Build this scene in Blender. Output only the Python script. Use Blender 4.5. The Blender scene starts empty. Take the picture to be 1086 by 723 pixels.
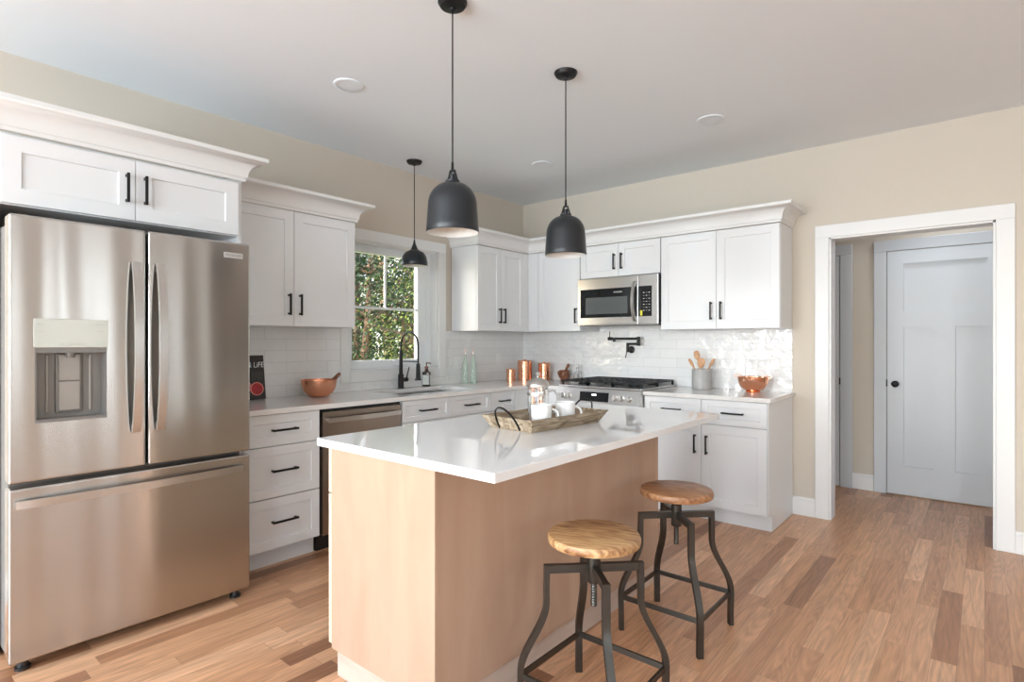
import bpy, bmesh, math, random
from mathutils import Vector, Matrix
random.seed(7)
PI = math.pi
SC = bpy.context.scene
COL = SC.collection

# ------------------------------------------------------------------ camera
cam_d = bpy.data.cameras.new('camera'); cam = bpy.data.objects.new('camera', cam_d); COL.objects.link(cam)
cam.location = (3.675, -4.558, 1.27); cam.rotation_euler = (PI/2, 0, 0.698)
cam_d.sensor_width = 36; cam_d.lens = 598/1086*36; cam_d.shift_y = 1.5/1086
cam_d.clip_start = .05; cam_d.clip_end = 200
SC.camera = cam

# ------------------------------------------------------------------ exposure, world, sun, daylight
SC.view_settings.view_transform = 'Standard'; SC.view_settings.look = 'None'
SC.view_settings.exposure = 0.32; SC.view_settings.gamma = 1; SC.view_settings.use_curve_mapping = False
w = bpy.data.worlds.new('world'); SC.world = w; w.use_nodes = True
nt = w.node_tree; bg = nt.nodes['Background']
sky = nt.nodes.new('ShaderNodeTexSky'); sky.sky_type = 'NISHITA'
sky.sun_elevation = math.radians(38); sky.sun_rotation = math.radians(200); sky.sun_disc = False
sky.air_density = 1.0; sky.dust_density = 2.5; sky.ozone_density = 1.0
nt.links.new(sky.outputs[0], bg.inputs[0]); bg.inputs[1].default_value = .8

def light(name, kind, loc, direction, energy, color=(1, 1, 1), size=(1, 1), spread=None):
    d = bpy.data.lights.new(name, kind); d.energy = energy; d.color = color
    if kind == 'AREA':
        d.shape = 'RECTANGLE'; d.size, d.size_y = size
        if spread: d.spread = spread
    o = bpy.data.objects.new(name, d); COL.objects.link(o); o.location = loc
    o.rotation_euler = Vector(direction).to_track_quat('-Z', 'Y').to_euler()
    return o
sun = light('sun', 'SUN', (0, 0, 10), (.20, .79, -.59), 8.0, (1, .93, .82)); sun.data.angle = math.radians(1)
# daylight entering by the windows of the living area behind the camera
WARM = (.76, .89, 1.0)
FRONT_WINDOWS = [(0.35, 1.75), (2.35, 3.75), (4.4, 5.8)]      # x ranges in the front wall, y = -8.0
RIGHT_WINDOWS_UNSEEN = [(-1.50, -1.38), (-2.50, -2.32), (-2.98, -2.82), (-6.6, -5.2)]                  # y ranges in the right wall (narrow ones added for streaks on the refrigerator), x = 7.2
for (a, b), k in zip(FRONT_WINDOWS, (1.35, 1.0, .6)):
    light('daylight_front', 'AREA', ((a+b)/2, -8.12, 1.5), (0, 1, .12), 134*k, WARM, (b-a, 1.6))
for a, b in RIGHT_WINDOWS_UNSEEN:
    light('daylight_right_unseen', 'AREA', (7.32, (a+b)/2, 1.5), (-1, 0, 0), 30*(b-a)*1.6 if b > -5 else 20, (.82, .92, 1.0), (b-a, 1.6))  # lamps in the narrow strips make bright streaks on the refrigerator steel
light('daylight_hall', 'AREA', (5.58, .62, 1.5), (-1, 0, 0), 1.2, (.78, .88, 1.0), (.7, 1.5))
light('hall_ceiling_light', 'AREA', (3.5, .80, 2.66), (0, 0, -1), 5, (.86, .93, 1.0), (.3, .3))

# ------------------------------------------------------------------ materials
def mat(name, color=(.8, .8, .8), rough=.5, metal=0., ior=1.5, coat=0., trans=0., emit=None, es=1., aniso=0.,
        noise=None, bump=None, nscale=(1, 1, 1)):
    """noise=(scale, amount): colour variation; bump=(scale, strength)"""
    m = bpy.data.materials.new(name); m.use_nodes = True
    n = m.node_tree.nodes; l = m.node_tree.links; p = n['Principled BSDF']
    p.inputs['Base Color'].default_value = (*color, 1); p.inputs['Roughness'].default_value = rough
    p.inputs['Metallic'].default_value = metal; p.inputs['IOR'].default_value = ior
    p.inputs['Coat Weight'].default_value = coat; p.inputs['Coat Roughness'].default_value = .05
    p.inputs['Transmission Weight'].default_value = trans; p.inputs['Anisotropic'].default_value = aniso
    if emit: p.inputs['Emission Color'].default_value = (*emit, 1); p.inputs['Emission Strength'].default_value = es
    if aniso:
        p.inputs['Anisotropic Rotation'].default_value = .25; tg = n.new('ShaderNodeTangent'); tg.direction_type = 'RADIAL'; tg.axis = 'Z'; l.new(tg.outputs[0], p.inputs['Tangent'])
    if noise or bump:
        tc = n.new('ShaderNodeTexCoord'); mp = n.new('ShaderNodeMapping'); mp.inputs['Scale'].default_value = nscale
        l.new(tc.outputs['Object'], mp.inputs[0])
    if noise:
        t = n.new('ShaderNodeTexNoise'); t.inputs['Scale'].default_value = noise[0]; t.inputs['Detail'].default_value = 6
        l.new(mp.outputs[0], t.inputs['Vector'])
        r = n.new('ShaderNodeMapRange'); r.inputs['To Min'].default_value = 1-noise[1]; r.inputs['To Max'].default_value = 1+noise[1]
        l.new(t.outputs[0], r.inputs[0])
        x = n.new('ShaderNodeMix'); x.data_type = 'RGBA'; x.blend_type = 'MULTIPLY'; x.inputs[0].default_value = 1
        x.inputs[6].default_value = (*color, 1); l.new(r.outputs[0], x.inputs[7]); l.new(x.outputs[2], p.inputs['Base Color'])
    if bump:
        t = n.new('ShaderNodeTexNoise'); t.inputs['Scale'].default_value = bump[0]; t.inputs['Detail'].default_value = 0 if aniso else 3
        l.new(mp.outputs[0], t.inputs['Vector'])
        b = n.new('ShaderNodeBump'); b.inputs['Strength'].default_value = bump[1]; b.inputs['Distance'].default_value = .01
        l.new(t.outputs[0], b.inputs['Height']); l.new(b.outputs[0], p.inputs['Normal'])
    return m

def ramp(n, stops):
    r = n.new('ShaderNodeValToRGB'); e = r.color_ramp.elements
    e[0].position, e[0].color = stops[0][0], (*stops[0][1], 1); e[1].position, e[1].color = stops[-1][0], (*stops[-1][1], 1)
    for p, c in stops[1:-1]:
        q = e.new(p); q.color = (*c, 1)
    return r

def wood(name, stops, scale=(1, 12, 12), rough=.45, nscale=6, bump=.1, dist=1.5, rings=False):
    m = bpy.data.materials.new(name); m.use_nodes = True
    n = m.node_tree.nodes; l = m.node_tree.links; p = n['Principled BSDF']; p.inputs['Roughness'].default_value = rough
    tc = n.new('ShaderNodeTexCoord'); mp = n.new('ShaderNodeMapping'); mp.inputs['Scale'].default_value = scale
    l.new(tc.outputs['Object'], mp.inputs[0])
    t = n.new('ShaderNodeTexNoise'); t.inputs['Scale'].default_value = nscale; t.inputs['Detail'].default_value = 8
    t.inputs['Distortion'].default_value = dist; l.new(mp.outputs[0], t.inputs['Vector'])
    r = ramp(n, stops); l.new(t.outputs[0], r.inputs[0]); l.new(r.outputs[0], p.inputs['Base Color'])
    b = n.new('ShaderNodeBump'); b.inputs['Strength'].default_value = bump; b.inputs['Distance'].default_value = .002
    l.new(t.outputs[0], b.inputs['Height']); l.new(b.outputs[0], p.inputs['Normal'])
    return m

def floor_material():
    m = bpy.data.materials.new('oak_floor'); m.use_nodes = True
    n = m.node_tree.nodes; l = m.node_tree.links; p = n['Principled BSDF']
    tc = n.new('ShaderNodeTexCoord'); sp = n.new('ShaderNodeSeparateXYZ'); l.new(tc.outputs['Object'], sp.inputs[0])
    def M(op, a, b=None, c=None):
        q = n.new('ShaderNodeMath'); q.operation = op
        for i, v in enumerate((a, b, c)):
            if v is None: continue
            if isinstance(v, (int, float)): q.inputs[i].default_value = v
            else: l.new(v, q.inputs[i])
        return q.outputs[0]
    W, L = .0835, .82
    xs = M('DIVIDE', sp.outputs[0], W); xi = M('FLOOR', xs); xf = M('FRACT', xs)
    wn = n.new('ShaderNodeTexWhiteNoise'); wn.noise_dimensions = '1D'; l.new(xi, wn.inputs['W'])
    ys = M('ADD', M('DIVIDE', sp.outputs[1], L), M('MULTIPLY', wn.outputs['Value'], 7.31))
    yi = M('FLOOR', ys); yf = M('FRACT', ys)
    cb = n.new('ShaderNodeCombineXYZ'); l.new(xi, cb.inputs[0]); l.new(yi, cb.inputs[1])
    w2 = n.new('ShaderNodeTexWhiteNoise'); w2.noise_dimensions = '2D'; l.new(cb.outputs[0], w2.inputs['Vector'])
    r = ramp(n, [(0, (.25, .110, .055)), (.10, (.38, .180, .092)), (.3, (.51, .262, .140)), (.7, (.60, .325, .180)), (1, (.70, .41, .245))])
    l.new(w2.outputs['Value'], r.inputs[0])
    # grain, shifted per plank
    off = n.new('ShaderNodeVectorMath'); off.operation = 'MULTIPLY_ADD'
    l.new(w2.outputs['Color'], off.inputs[0]); off.inputs[1].default_value = (9, 9, 9)
    mp = n.new('ShaderNodeMapping'); mp.inputs['Scale'].default_value = (20, 1.5, 1); l.new(tc.outputs['Object'], mp.inputs[0])
    l.new(mp.outputs[0], off.inputs[2])
    g = n.new('ShaderNodeTexNoise'); g.inputs['Scale'].default_value = 2.2; g.inputs['Detail'].default_value = 7
    g.inputs['Distortion'].default_value = 1.1; l.new(off.outputs[0], g.inputs['Vector'])
    # cathedral figure: contour lines of a smooth noise
    g2 = n.new('ShaderNodeTexNoise'); g2.inputs['Scale'].default_value = .55; g2.inputs['Detail'].default_value = 1.5
    l.new(off.outputs[0], g2.inputs['Vector'])
    rings = M('SINE', M('MULTIPLY', g2.outputs[0], 120.))
    fig = M('ADD', M('MULTIPLY', rings, .075), M('MULTIPLY', M('SUBTRACT', g.outputs[0], .5), .95))
    fac = M('ADD', fig, 1.0)
    mx = n.new('ShaderNodeMix'); mx.data_type = 'RGBA'; mx.blend_type = 'MULTIPLY'; mx.inputs[0].default_value = 1
    l.new(r.outputs[0], mx.inputs[6]); l.new(fac, mx.inputs[7])
    ex = M('MINIMUM', xf, M('SUBTRACT', 1., xf)); ey = M('MINIMUM', yf, M('SUBTRACT', 1., yf))
    gap = M('MAXIMUM', M('LESS_THAN', ex, .009), M('LESS_THAN', ey, .0010))
    dk = n.new('ShaderNodeMix'); dk.data_type = 'RGBA'; l.new(M('MULTIPLY', gap, .55), dk.inputs[0])
    l.new(mx.outputs[2], dk.inputs[6]); dk.inputs[7].default_value = (.16, .08, .045, 1)
    l.new(dk.outputs[2], p.inputs['Base Color'])
    p.inputs['Roughness'].default_value = .34
    b = n.new('ShaderNodeBump'); b.inputs['Strength'].default_value = .12; b.inputs['Distance'].default_value = .002
    l.new(M('SUBTRACT', g.outputs[0], gap), b.inputs['Height']); l.new(b.outputs[0], p.inputs['Normal'])
    return m

def tile_material(name, axis):
    m = bpy.data.materials.new(name); m.use_nodes = True
    n = m.node_tree.nodes; l = m.node_tree.links; p = n['Principled BSDF']
    tc = n.new('ShaderNodeTexCoord'); sp = n.new('ShaderNodeSeparateXYZ'); l.new(tc.outputs['Object'], sp.inputs[0])
    cb = n.new('ShaderNodeCombineXYZ'); l.new(sp.outputs[axis], cb.inputs[0]); l.new(sp.outputs[2], cb.inputs[1])
    mp = n.new('ShaderNodeMapping'); mp.inputs['Location'].default_value = (0, -.9, 0); l.new(cb.outputs[0], mp.inputs[0])
    br = n.new('ShaderNodeTexBrick'); l.new(mp.outputs[0], br.inputs['Vector'])
    for k, v in (('Scale', 1), ('Mortar Size', .0016), ('Mortar Smooth', .3), ('Bias', 0), ('Brick Width', .305), ('Row Height', .0787)):
        br.inputs[k].default_value = v
    br.inputs['Color1'].default_value = (.80, .79, .775, 1); br.inputs['Color2'].default_value = (.84, .83, .815, 1)
    br.inputs['Mortar'].default_value = (.66, .65, .63, 1); l.new(br.outputs['Color'], p.inputs['Base Color'])
    p.inputs['Roughness'].default_value = .09
    t = n.new('ShaderNodeTexNoise'); t.inputs['Scale'].default_value = 11; t.inputs['Detail'].default_value = 2
    l.new(mp.outputs[0], t.inputs['Vector'])
    b1 = n.new('ShaderNodeBump'); b1.inputs['Strength'].default_value = .6; b1.inputs['Distance'].default_value = .02
    l.new(t.outputs[0], b1.inputs['Height'])
    b2 = n.new('ShaderNodeBump'); b2.inputs['Strength'].default_value = .5; b2.inputs['Distance'].default_value = .002; b2.invert = True
    l.new(br.outputs['Fac'], b2.inputs['Height']); l.new(b1.outputs[0], b2.inputs['Normal']); l.new(b2.outputs[0], p.inputs['Normal'])
    return m

M = dict(
    wall=mat('wall_paint', (.635, .565, .475), .8, bump=(60, .03)),
    ceiling=mat('ceiling_paint', (.84, .875, .905), .9),
    trim=mat('trim_paint', (.80, .79, .77), .4),
    door=mat('door_paint', (.62, .635, .655), .45),
    cab=mat('cabinet_paint', (.80, .80, .80), .35),
    black=mat('matte_black_metal', (.02, .019, .019), .45, .6),
    blackp=mat('black_plastic', (.015, .015, .016), .3),
    gap=mat('dark_gasket', (.01, .01, .01), .7),
    steel=mat('brushed_stainless', (.54, .52, .495), .22, 1., aniso=.9, bump=(1., .5), nscale=(8, 8, .3)),
    steel2=mat('satin_stainless', (.60, .585, .565), .28, 1.),
    dwsteel=mat('dark_stainless', (.36, .31, .27), .28, 1.),
    grey=mat('grey_plastic', (.22, .205, .19), .35, .3),
    panel=mat('dispenser_panel', (.54, .54, .48), .25, .4),
    quartz=mat('white_quartz', (.86, .86, .86), .03, noise=(3, .012)),
    quartzw=mat('warm_quartz', (.80, .77, .735), .1, noise=(3, .015)),
    glass=mat('clear_glass', (1, 1, 1), .0, trans=1., ior=1.45),
    darkglass=mat('oven_glass', (.012, .013, .014), .05),
    mwglass=mat('microwave_window', (.10, .11, .11), .12),
    copper=mat('copper', (.82, .39, .24), .26, 1., bump=(60, .2)),
    copperw=mat('polished_copper', (.86, .43, .27), .15, 1., bump=(8, .05)),
    white=mat('white_ceramic', (.86, .85, .83), .25),
    shade_in=mat('shade_inner_white', (.92, .90, .85), .5),
    lamp=mat('pendant_black', (.013, .016, .020), .36),
    maple=wood('raw_maple', [(.3, (.455, .295, .205)), (.7, (.51, .345, .245))], (3, 3, .6), .55, 3, .04, .6),
    mapleraw=wood('raw_maple_edge', [(.3, (.66, .52, .39)), (.7, (.72, .58, .45))], (8, 8, .6), .6, 3, .04, .6),
    kick=wood('primed_kick', [(.3, (.52, .40, .33)), (.7, (.60, .48, .40))], (.8, .8, 6), .6, 4, .04, .6),
    tray=wood('weathered_wood', [(.28, (.13, .085, .05)), (.5, (.36, .27, .18)), (.72, (.58, .49, .37))], (5, 1, 6), .75, 8, .4, 1.2),
    seat_a=wood('mango_wood_pale', [(.30, (.17, .07, .028)), (.43, (.36, .18, .075)), (.53, (.52, .30, .135)), (.70, (.64, .43, .23))], (1.3, 8, 4), .42, 3.2, .1, 2.6),
    seat_b=wood('mango_wood_dark', [(.30, (.13, .05, .022)), (.42, (.27, .115, .05)), (.55, (.40, .19, .085)), (.72, (.55, .30, .15))], (1.3, 7, 4), .4, 3.2, .1, 2.6),
    spoon=wood('beech_spoon', [(.3, (.50, .25, .12)), (.7, (.70, .42, .23))], (8, 8, 2), .5, 5, .05),
    brown=wood('olive_wood', [(.3, (.13, .045, .025)), (.7, (.30, .12, .06))], (8, 8, 8), .3, 5, .05),
    concrete=mat('grey_concrete', (.40, .385, .37), .45, noise=(22, .18)),
    greenglass=mat('green_glass', (.78, .90, .80), .03, trans=.8, ior=1.3),
    amber=mat('brown_bottle', (.035, .02, .012), .15),
    grey2=mat('dispenser_grey', (.36, .335, .305), .35, .4),
    reflect_door=mat('dark_reflection_door', (.10, .06, .04), .4),  # for the unseen door added as a dark reflection
    label=mat('paper_label', (.72, .74, .70), .6),
    gun=mat('gunmetal', (.085, .078, .068), .38, .85, noise=(18, .2)),
    book=mat('book_cover', (.022, .018, .016), .35),
    red=mat('pomegranate_red', (.45, .02, .025), .4, noise=(90, .5)),
    redw=mat('pomegranate_rind', (.70, .25, .2), .5),
    ink=mat('white_print', (.85, .85, .83), .5),
    seedred=mat('pomegranate_seeds', (.30, .01, .015), .35, noise=(160, .6)),
    greyink=mat('grey_print', (.25, .25, .24), .5),
    badge=mat('badge_plate', (.72, .72, .72), .3, .8),
    display=mat('display_white', (.8, .85, .9), .4, emit=(.85, .93, 1), es=2.5),
    yellow=mat('yellow_sticker', (.75, .68, .05), .5),
    bark=mat('bark', (.20, .125, .085), .9, noise=(20, .4), bump=(30, .5)),
    leaf=mat('leaves_dark', (.018, .045, .010), .55, noise=(1.3, .55)),
    leaf2=mat('leaves_light', (.13, .18, .03), .5, noise=(1.5, .5)),
    leaf3=mat('leaves_russet', (.32, .15, .045), .55, noise=(1.5, .5)),
    grass=mat('grass', (.16, .20, .06), .9, noise=(2, .5)),
    siding=mat('pale_siding', (.62, .63, .62), .7),
    blind=mat('white_vinyl', (.84, .86, .86), .35),
)
def pane_material():
    m = bpy.data.materials.new('window_glass'); m.use_nodes = True
    n = m.node_tree.nodes; l = m.node_tree.links; n.remove(n['Principled BSDF'])
    a = n.new('ShaderNodeBsdfTransparent'); b = n.new('ShaderNodeBsdfGlossy'); b.inputs['Roughness'].default_value = .01
    f = n.new('ShaderNodeFresnel'); f.inputs['IOR'].default_value = 1.15; x = n.new('ShaderNodeMixShader')
    l.new(f.outputs[0], x.inputs[0]); l.new(a.outputs[0], x.inputs[1]); l.new(b.outputs[0], x.inputs[2]); l.new(x.outputs[0], n['Material Output'].inputs[0])
    return m
M['pane'] = pane_material()
M['floor'] = floor_material(); M['tile_x'] = tile_material('subway_tile_back', 0); M['tile_y'] = tile_material('subway_tile_left', 1)

# ------------------------------------------------------------------ mesh builder
def weighted(o):
    q = o.modifiers.new('weighted_normal', 'WEIGHTED_NORMAL'); q.mode = 'FACE_AREA'; q.weight = 100; q.keep_sharp = True
class MB:
    def __init__(s): s.b = bmesh.new(); s.bev = False
    def merge(s, t):
        me = bpy.data.meshes.new('tmp'); t.to_mesh(me); t.free(); s.b.from_mesh(me); bpy.data.meshes.remove(me); return s
    def box(s, x0, x1, y0, y1, z0, z1, bev=0., seg=2):
        t = bmesh.new(); bmesh.ops.create_cube(t, size=1)
        for v in t.verts: v.co = ((x0+x1)/2+v.co.x*abs(x1-x0), (y0+y1)/2+v.co.y*abs(y1-y0), (z0+z1)/2+v.co.z*abs(z1-z0))
        if bev: s.bev = True; bmesh.ops.bevel(t, geom=t.edges[:], offset=bev, segments=seg, profile=.5, affect='EDGES')
        return s.merge(t)
    def lathe(s, prof, c=(0, 0, 0), seg=32, axis='z', squash=(1, 1)):
        rings = []
        for r, z in prof:
            if r < 1e-6: rings.append([s.b.verts.new(s._ax((0, 0, z), c, axis))])
            else: rings.append([s.b.verts.new(s._ax((r*math.cos(2*PI*i/seg)*squash[0], r*math.sin(2*PI*i/seg)*squash[1], z), c, axis)) for i in range(seg)])
        for a, b in zip(rings, rings[1:]):
            for i in range(seg):
                j = (i+1) % seg
                if len(a) == 1 and len(b) == 1: continue
                if len(a) == 1: s.b.faces.new((a[0], b[j], b[i]))
                elif len(b) == 1: s.b.faces.new((a[i], a[j], b[0]))
                else: s.b.faces.new((a[i], a[j], b[j], b[i]))
        return s
    def _ax(s, p, c, axis):
        x, y, z = p
        if axis == 'x': x, y, z = z, x, y
        if axis == 'y': x, y, z = x, z, y
        return (x+c[0], y+c[1], z+c[2])
    def cyl(s, p0, p1, r, r2=None, seg=20):
        r2 = r if r2 is None else r2
        return s.tube([p0, p1], [r, r2], seg)
    def tube(s, pts, r, seg=10, flat=None, up=None, cap=True, closed=False):
        """round tube, or a flat bar when flat=(half width, half thickness) with 'up' giving the width direction"""
        P = [Vector(p) for p in pts]; n = len(P); R = r if isinstance(r, (list, tuple)) else [r]*n
        T = []
        for i in range(n):
            a = P[(i-1) % n] if closed or i > 0 else P[i]; b = P[(i+1) % n] if closed or i < n-1 else P[i]
            T.append((b-a).normalized())
        ref = Vector(up) if up else (Vector((0, 0, 1)) if abs(T[0].z) < .9 else Vector((1, 0, 0)))
        rings = []; N = (ref-T[0]*ref.dot(T[0])).normalized()
        for i in range(n):
            if up: N = (Vector(up)-T[i]*Vector(up).dot(T[i])).normalized()
            else: N = (N-T[i]*N.dot(T[i])).normalized()
            B = T[i].cross(N)
            if flat:
                a, b = flat; k = R[i] if r else 1
                q = [(a, b), (-a, b), (-a, -b), (a, -b)]
                rings.append([s.b.verts.new(P[i]+N*u+B*v) for u, v in q])
            else:
                rings.append([s.b.verts.new(P[i]+(N*math.cos(2*PI*k/seg)+B*math.sin(2*PI*k/seg))*R[i]) for k in range(seg)])
        m = len(rings[0])
        pairs = list(zip(rings, rings[1:])) + ([(rings[-1], rings[0])] if closed else [])
        for a, b in pairs:
            for k in range(m): s.b.faces.new((a[k], a[(k+1) % m], b[(k+1) % m], b[k]))
        if cap and not closed:
            s.b.faces.new(list(reversed(rings[0]))); s.b.faces.new(rings[-1])
        return s
    def prism(s, poly, axis, a, b):
        """poly of 2D points extruded along axis from a to b"""
        def P(u, v, t): return {'x': (t, u, v), 'y': (u, t, v), 'z': (u, v, t)}[axis]
        A = [s.b.verts.new(P(u, v, a)) for u, v in poly]; B = [s.b.verts.new(P(u, v, b)) for u, v in poly]
        s.b.faces.new(A); s.b.faces.new(list(reversed(B))); n = len(poly)
        for i in range(n): s.b.faces.new((A[i], B[i], B[(i+1) % n], A[(i+1) % n]))
        return s
    def sweep(s, prof, path, z):
        """moulding profile [(out, up)] along a 2D path, outward = right of travel, mitred corners, closed section"""
        n = len(path); rings = []
        for i in range(n):
            p = Vector(path[i])
            ds = []
            if i > 0: ds.append((p-Vector(path[i-1])).normalized())
            if i < n-1: ds.append((Vector(path[i+1])-p).normalized())
            ns = [Vector((d.y, -d.x)) for d in ds]
            m = ns[0] if len(ns) == 1 else (ns[0]+ns[1])/(1+ns[0].dot(ns[1]))
            rings.append([s.b.verts.new((p.x+m.x*o, p.y+m.y*o, z+u)) for o, u in prof])
        k = len(prof)
        for a, b in zip(rings, rings[1:]):
            for j in range(k): s.b.faces.new((a[j], a[(j+1) % k], b[(j+1) % k], b[j]))
        s.b.faces.new(rings[0]); s.b.faces.new(list(reversed(rings[-1])))
        return s
    def shaker(s, x0, x1, z0, z1, yf, th=.02, rail=.06, rec=.008):
        """door or drawer front facing -y: raised frame round a recessed flat panel; yf = y of the front face"""
        V = s.b.verts.new; yb = yf+th; b = .0012
        def ring(d, y): return [V((x0+d, y, z0+d)), V((x1-d, y, z0+d)), V((x1-d, y, z1-d)), V((x0+d, y, z1-d))]
        rs = [ring(0, yb), ring(0, yf+b), ring(b, yf), ring(rail, yf), ring(rail+.003, yf+rec)]
        for A, B in zip(rs, rs[1:]):
            for i in range(4): s.b.faces.new((A[i], A[(i+1) % 4], B[(i+1) % 4], B[i]))
        s.b.faces.new(rs[-1]); s.b.faces.new(list(reversed(rs[0])))
        return s
    def build(s, name, m, parent=None, smooth=True, off=(0, 0, 0), ang=35):
        bmesh.ops.recalc_face_normals(s.b, faces=s.b.faces[:])
        me = bpy.data.meshes.new(name)
        if any(off): bmesh.ops.translate(s.b, vec=off, verts=s.b.verts[:])
        s.b.to_mesh(me); s.b.free()
        if smooth:
            for p in me.polygons: p.use_smooth = True
            me.set_sharp_from_angle(angle=math.radians(ang))
        if m: me.materials.append(M[m] if isinstance(m, str) else m)
        o = bpy.data.objects.new(name, me); COL.objects.link(o)
        if parent: o.parent = parent
        if s.bev and smooth: weighted(o)
        return o

def tag(o, label, cat, group=None, kind=None):
    o['label'] = label; o['category'] = cat
    if group: o['group'] = group
    if kind: o['kind'] = kind
    return o
def thing(name, label, cat, loc=(0, 0, 0), rotz=0., group=None):
    o = bpy.data.objects.new(name, None); COL.objects.link(o); o.location = loc; o.rotation_euler = (0, 0, rotz)
    o.empty_display_size = .1
    return tag(o, label, cat, group)
def struct(name, mb, m, parent=None, label=None, smooth=False):
    o = mb.build(name, m, parent, smooth)
    if not parent: o['kind'] = 'structure'
    if label: o['label'] = label; 
    return o
def copy_tree(o, parent=None):
    c = o.copy(); COL.objects.link(c)
    if parent: c.parent = parent
    for ch in [x for x in bpy.data.objects if x.parent == o]: copy_tree(ch, c)
    return c
def text(name, body, size, loc, rot, m, parent, align='CENTER', ext=.0004, shear=0., sx=1.):
    c = bpy.data.curves.new(name, 'FONT'); c.body = body; c.size = size; c.extrude = ext; c.align_x = align; c.align_y = 'CENTER'
    c.shear = shear; c.materials.append(M[m])
    o = bpy.data.objects.new(name, c); COL.objects.link(o); o.location = loc; o.rotation_euler = rot; o.scale = (sx, 1, 1)
    bpy.context.view_layer.update()
    me = bpy.data.meshes.new_from_object(o.evaluated_get(bpy.context.evaluated_depsgraph_get()))
    bpy.data.objects.remove(o); o = bpy.data.objects.new(name, me); COL.objects.link(o)
    if not me.materials: me.materials.append(M[m])
    o.location = loc; o.rotation_euler = rot; o.scale = (sx, 1, 1); o.parent = parent
    return o
FACE = (PI/2, 0, 0)      # text facing local -y

# ------------------------------------------------------------------ room shell
H = 2.69
WX0, WX1, WZ0, WZ1 = -2.087, -1.19, 1.051, 2.055          # kitchen window opening (y range, z range)
DX0, DX1, DH = 2.82, 3.725, 2.02                         # doorway to the hall
RX, FY = 7.2, -8.0
struct('floor', MB().box(-.15, RX+.15, FY-.15, 1.3, -.12, 0), 'floor')
struct('ceiling', MB().box(-.15, RX+.15, FY-.15, 1.3, H, H+.12), 'ceiling')
struct('wall_left', MB().box(-.15, 0, FY, WX0, 0, H).box(-.15, 0, WX1, 1.3, 0, H).box(-.15, 0, WX0, WX1, 0, WZ0).box(-.15, 0, WX0, WX1, WZ1, H), 'wall')
struct('wall_back', MB().box(0, DX0, 0, .13, 0, H).box(DX1, RX, 0, .13, 0, H).box(DX0, DX1, 0, .13, DH, H), 'wall')
mb = MB(); xs = 0.
for a, b in FRONT_WINDOWS:
    mb.box(xs, a, FY-.15, FY, 0, H).box(a, b, FY-.15, FY, 0, .7).box(a, b, FY-.15, FY, 2.3, H); xs = b
mb.box(xs, RX, FY-.15, FY, 0, H); struct('wall_front', mb, 'wall')
mb = MB(); ys = 0.
for a, b in RIGHT_WINDOWS_UNSEEN:
    mb.box(RX, RX+.15, b, ys, 0, H).box(RX, RX+.15, a, b, 0, .7).box(RX, RX+.15, a, b, 2.3, H); ys = a
mb.box(RX, RX+.15, FY, ys, 0, H); struct('wall_right', mb, 'wall')
HX0, HX1, HY = 1.55, 5.6, 1.132
struct('wall_hall_back', MB().box(HX0, HX1, HY, HY+.12, 0, H), 'wall')
struct('wall_hall_left', MB().box(HX0-.12, HX0, .13, HY+.12, 0, H), 'wall')
struct('wall_hall_right', MB().box(HX1, HX1+.12, .13, HY+.12, 0, .6).box(HX1, HX1+.12, .13, HY+.12, 2.3, H).box(HX1, HX1+.12, .13, .27, .6, 2.3).box(HX1, HX1+.12, .97, HY+.12, .6, 2.3), 'wall')
struct('roof_sun_blocker', MB().box(-.15, RX+.15, FY-2.9, FY-.15, 2.42, 2.52), 'trim')  # unseen roof added to block sun from the front windows
# unseen windows' frames
k = 2
for a, b in FRONT_WINDOWS:
    m_ = MB()
    for x in (a+.03, (a+b)/2, b-.03): m_.box(x-.03, x+.03, FY-.09, FY-.03, .7, 2.3)
    for z in (.73, 1.5, 2.27): m_.box(a, b, FY-.09, FY-.03, z-.03, z+.03)
    struct('window_%d' % k, m_, 'trim'); k += 1
for a, b in RIGHT_WINDOWS_UNSEEN:
    m_ = MB()
    for y in ((a+.03, (a+b)/2, b-.03) if b-a > .5 else (a+.015, b-.015)): m_.box(RX+.03, RX+.09, y-.015, y+.015, .7, 2.3)
    for z in (.73, 1.5, 2.27): m_.box(RX+.03, RX+.09, a, b, z-.03, z+.03)
    struct('window_%d' % k, m_, 'trim'); k += 1  # narrow ones frame the strips added for refrigerator reflections
struct('door_added_dark', MB().box(RX-.03, RX-.001, -1.12, -.22, .01, 2.08).box(RX-.04, RX-.03, -1.02, -.32, 1.2, 1.98, .003).box(RX-.04, RX-.03, -1.02, -.32, .2, 1.05, .003), 'reflect_door')  # unseen dark door, added to darken a band of the refrigerator reflection
# baseboards
def base_prof(h): return [(0, 0), (.014, 0), (.014, h-.025), (.008, h-.012), (.008, h), (0, h)]
struct('baseboard_back', MB().sweep(base_prof(.133), [(2.58, 0), (2.729, 0)], 0).sweep(base_prof(.133), [(3.815, 0), (RX, 0)], 0), 'trim')
struct('baseboard_hall', MB().sweep(base_prof(.133), [(2.787, HY), (2.945, HY)], 0).sweep(base_prof(.133), [(3.90, HY), (HX1, HY)], 0), 'trim')
struct('baseboard_right', MB().sweep(base_prof(.133), [(RX, 0), (RX, FY)], 0), 'trim')
struct('baseboard_front', MB().sweep(base_prof(.133), [(RX, FY), (0, FY)], 0), 'trim')
struct('baseboard_left', MB().sweep(base_prof(.133), [(0, FY), (0, -4.2)], 0), 'trim')

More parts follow.
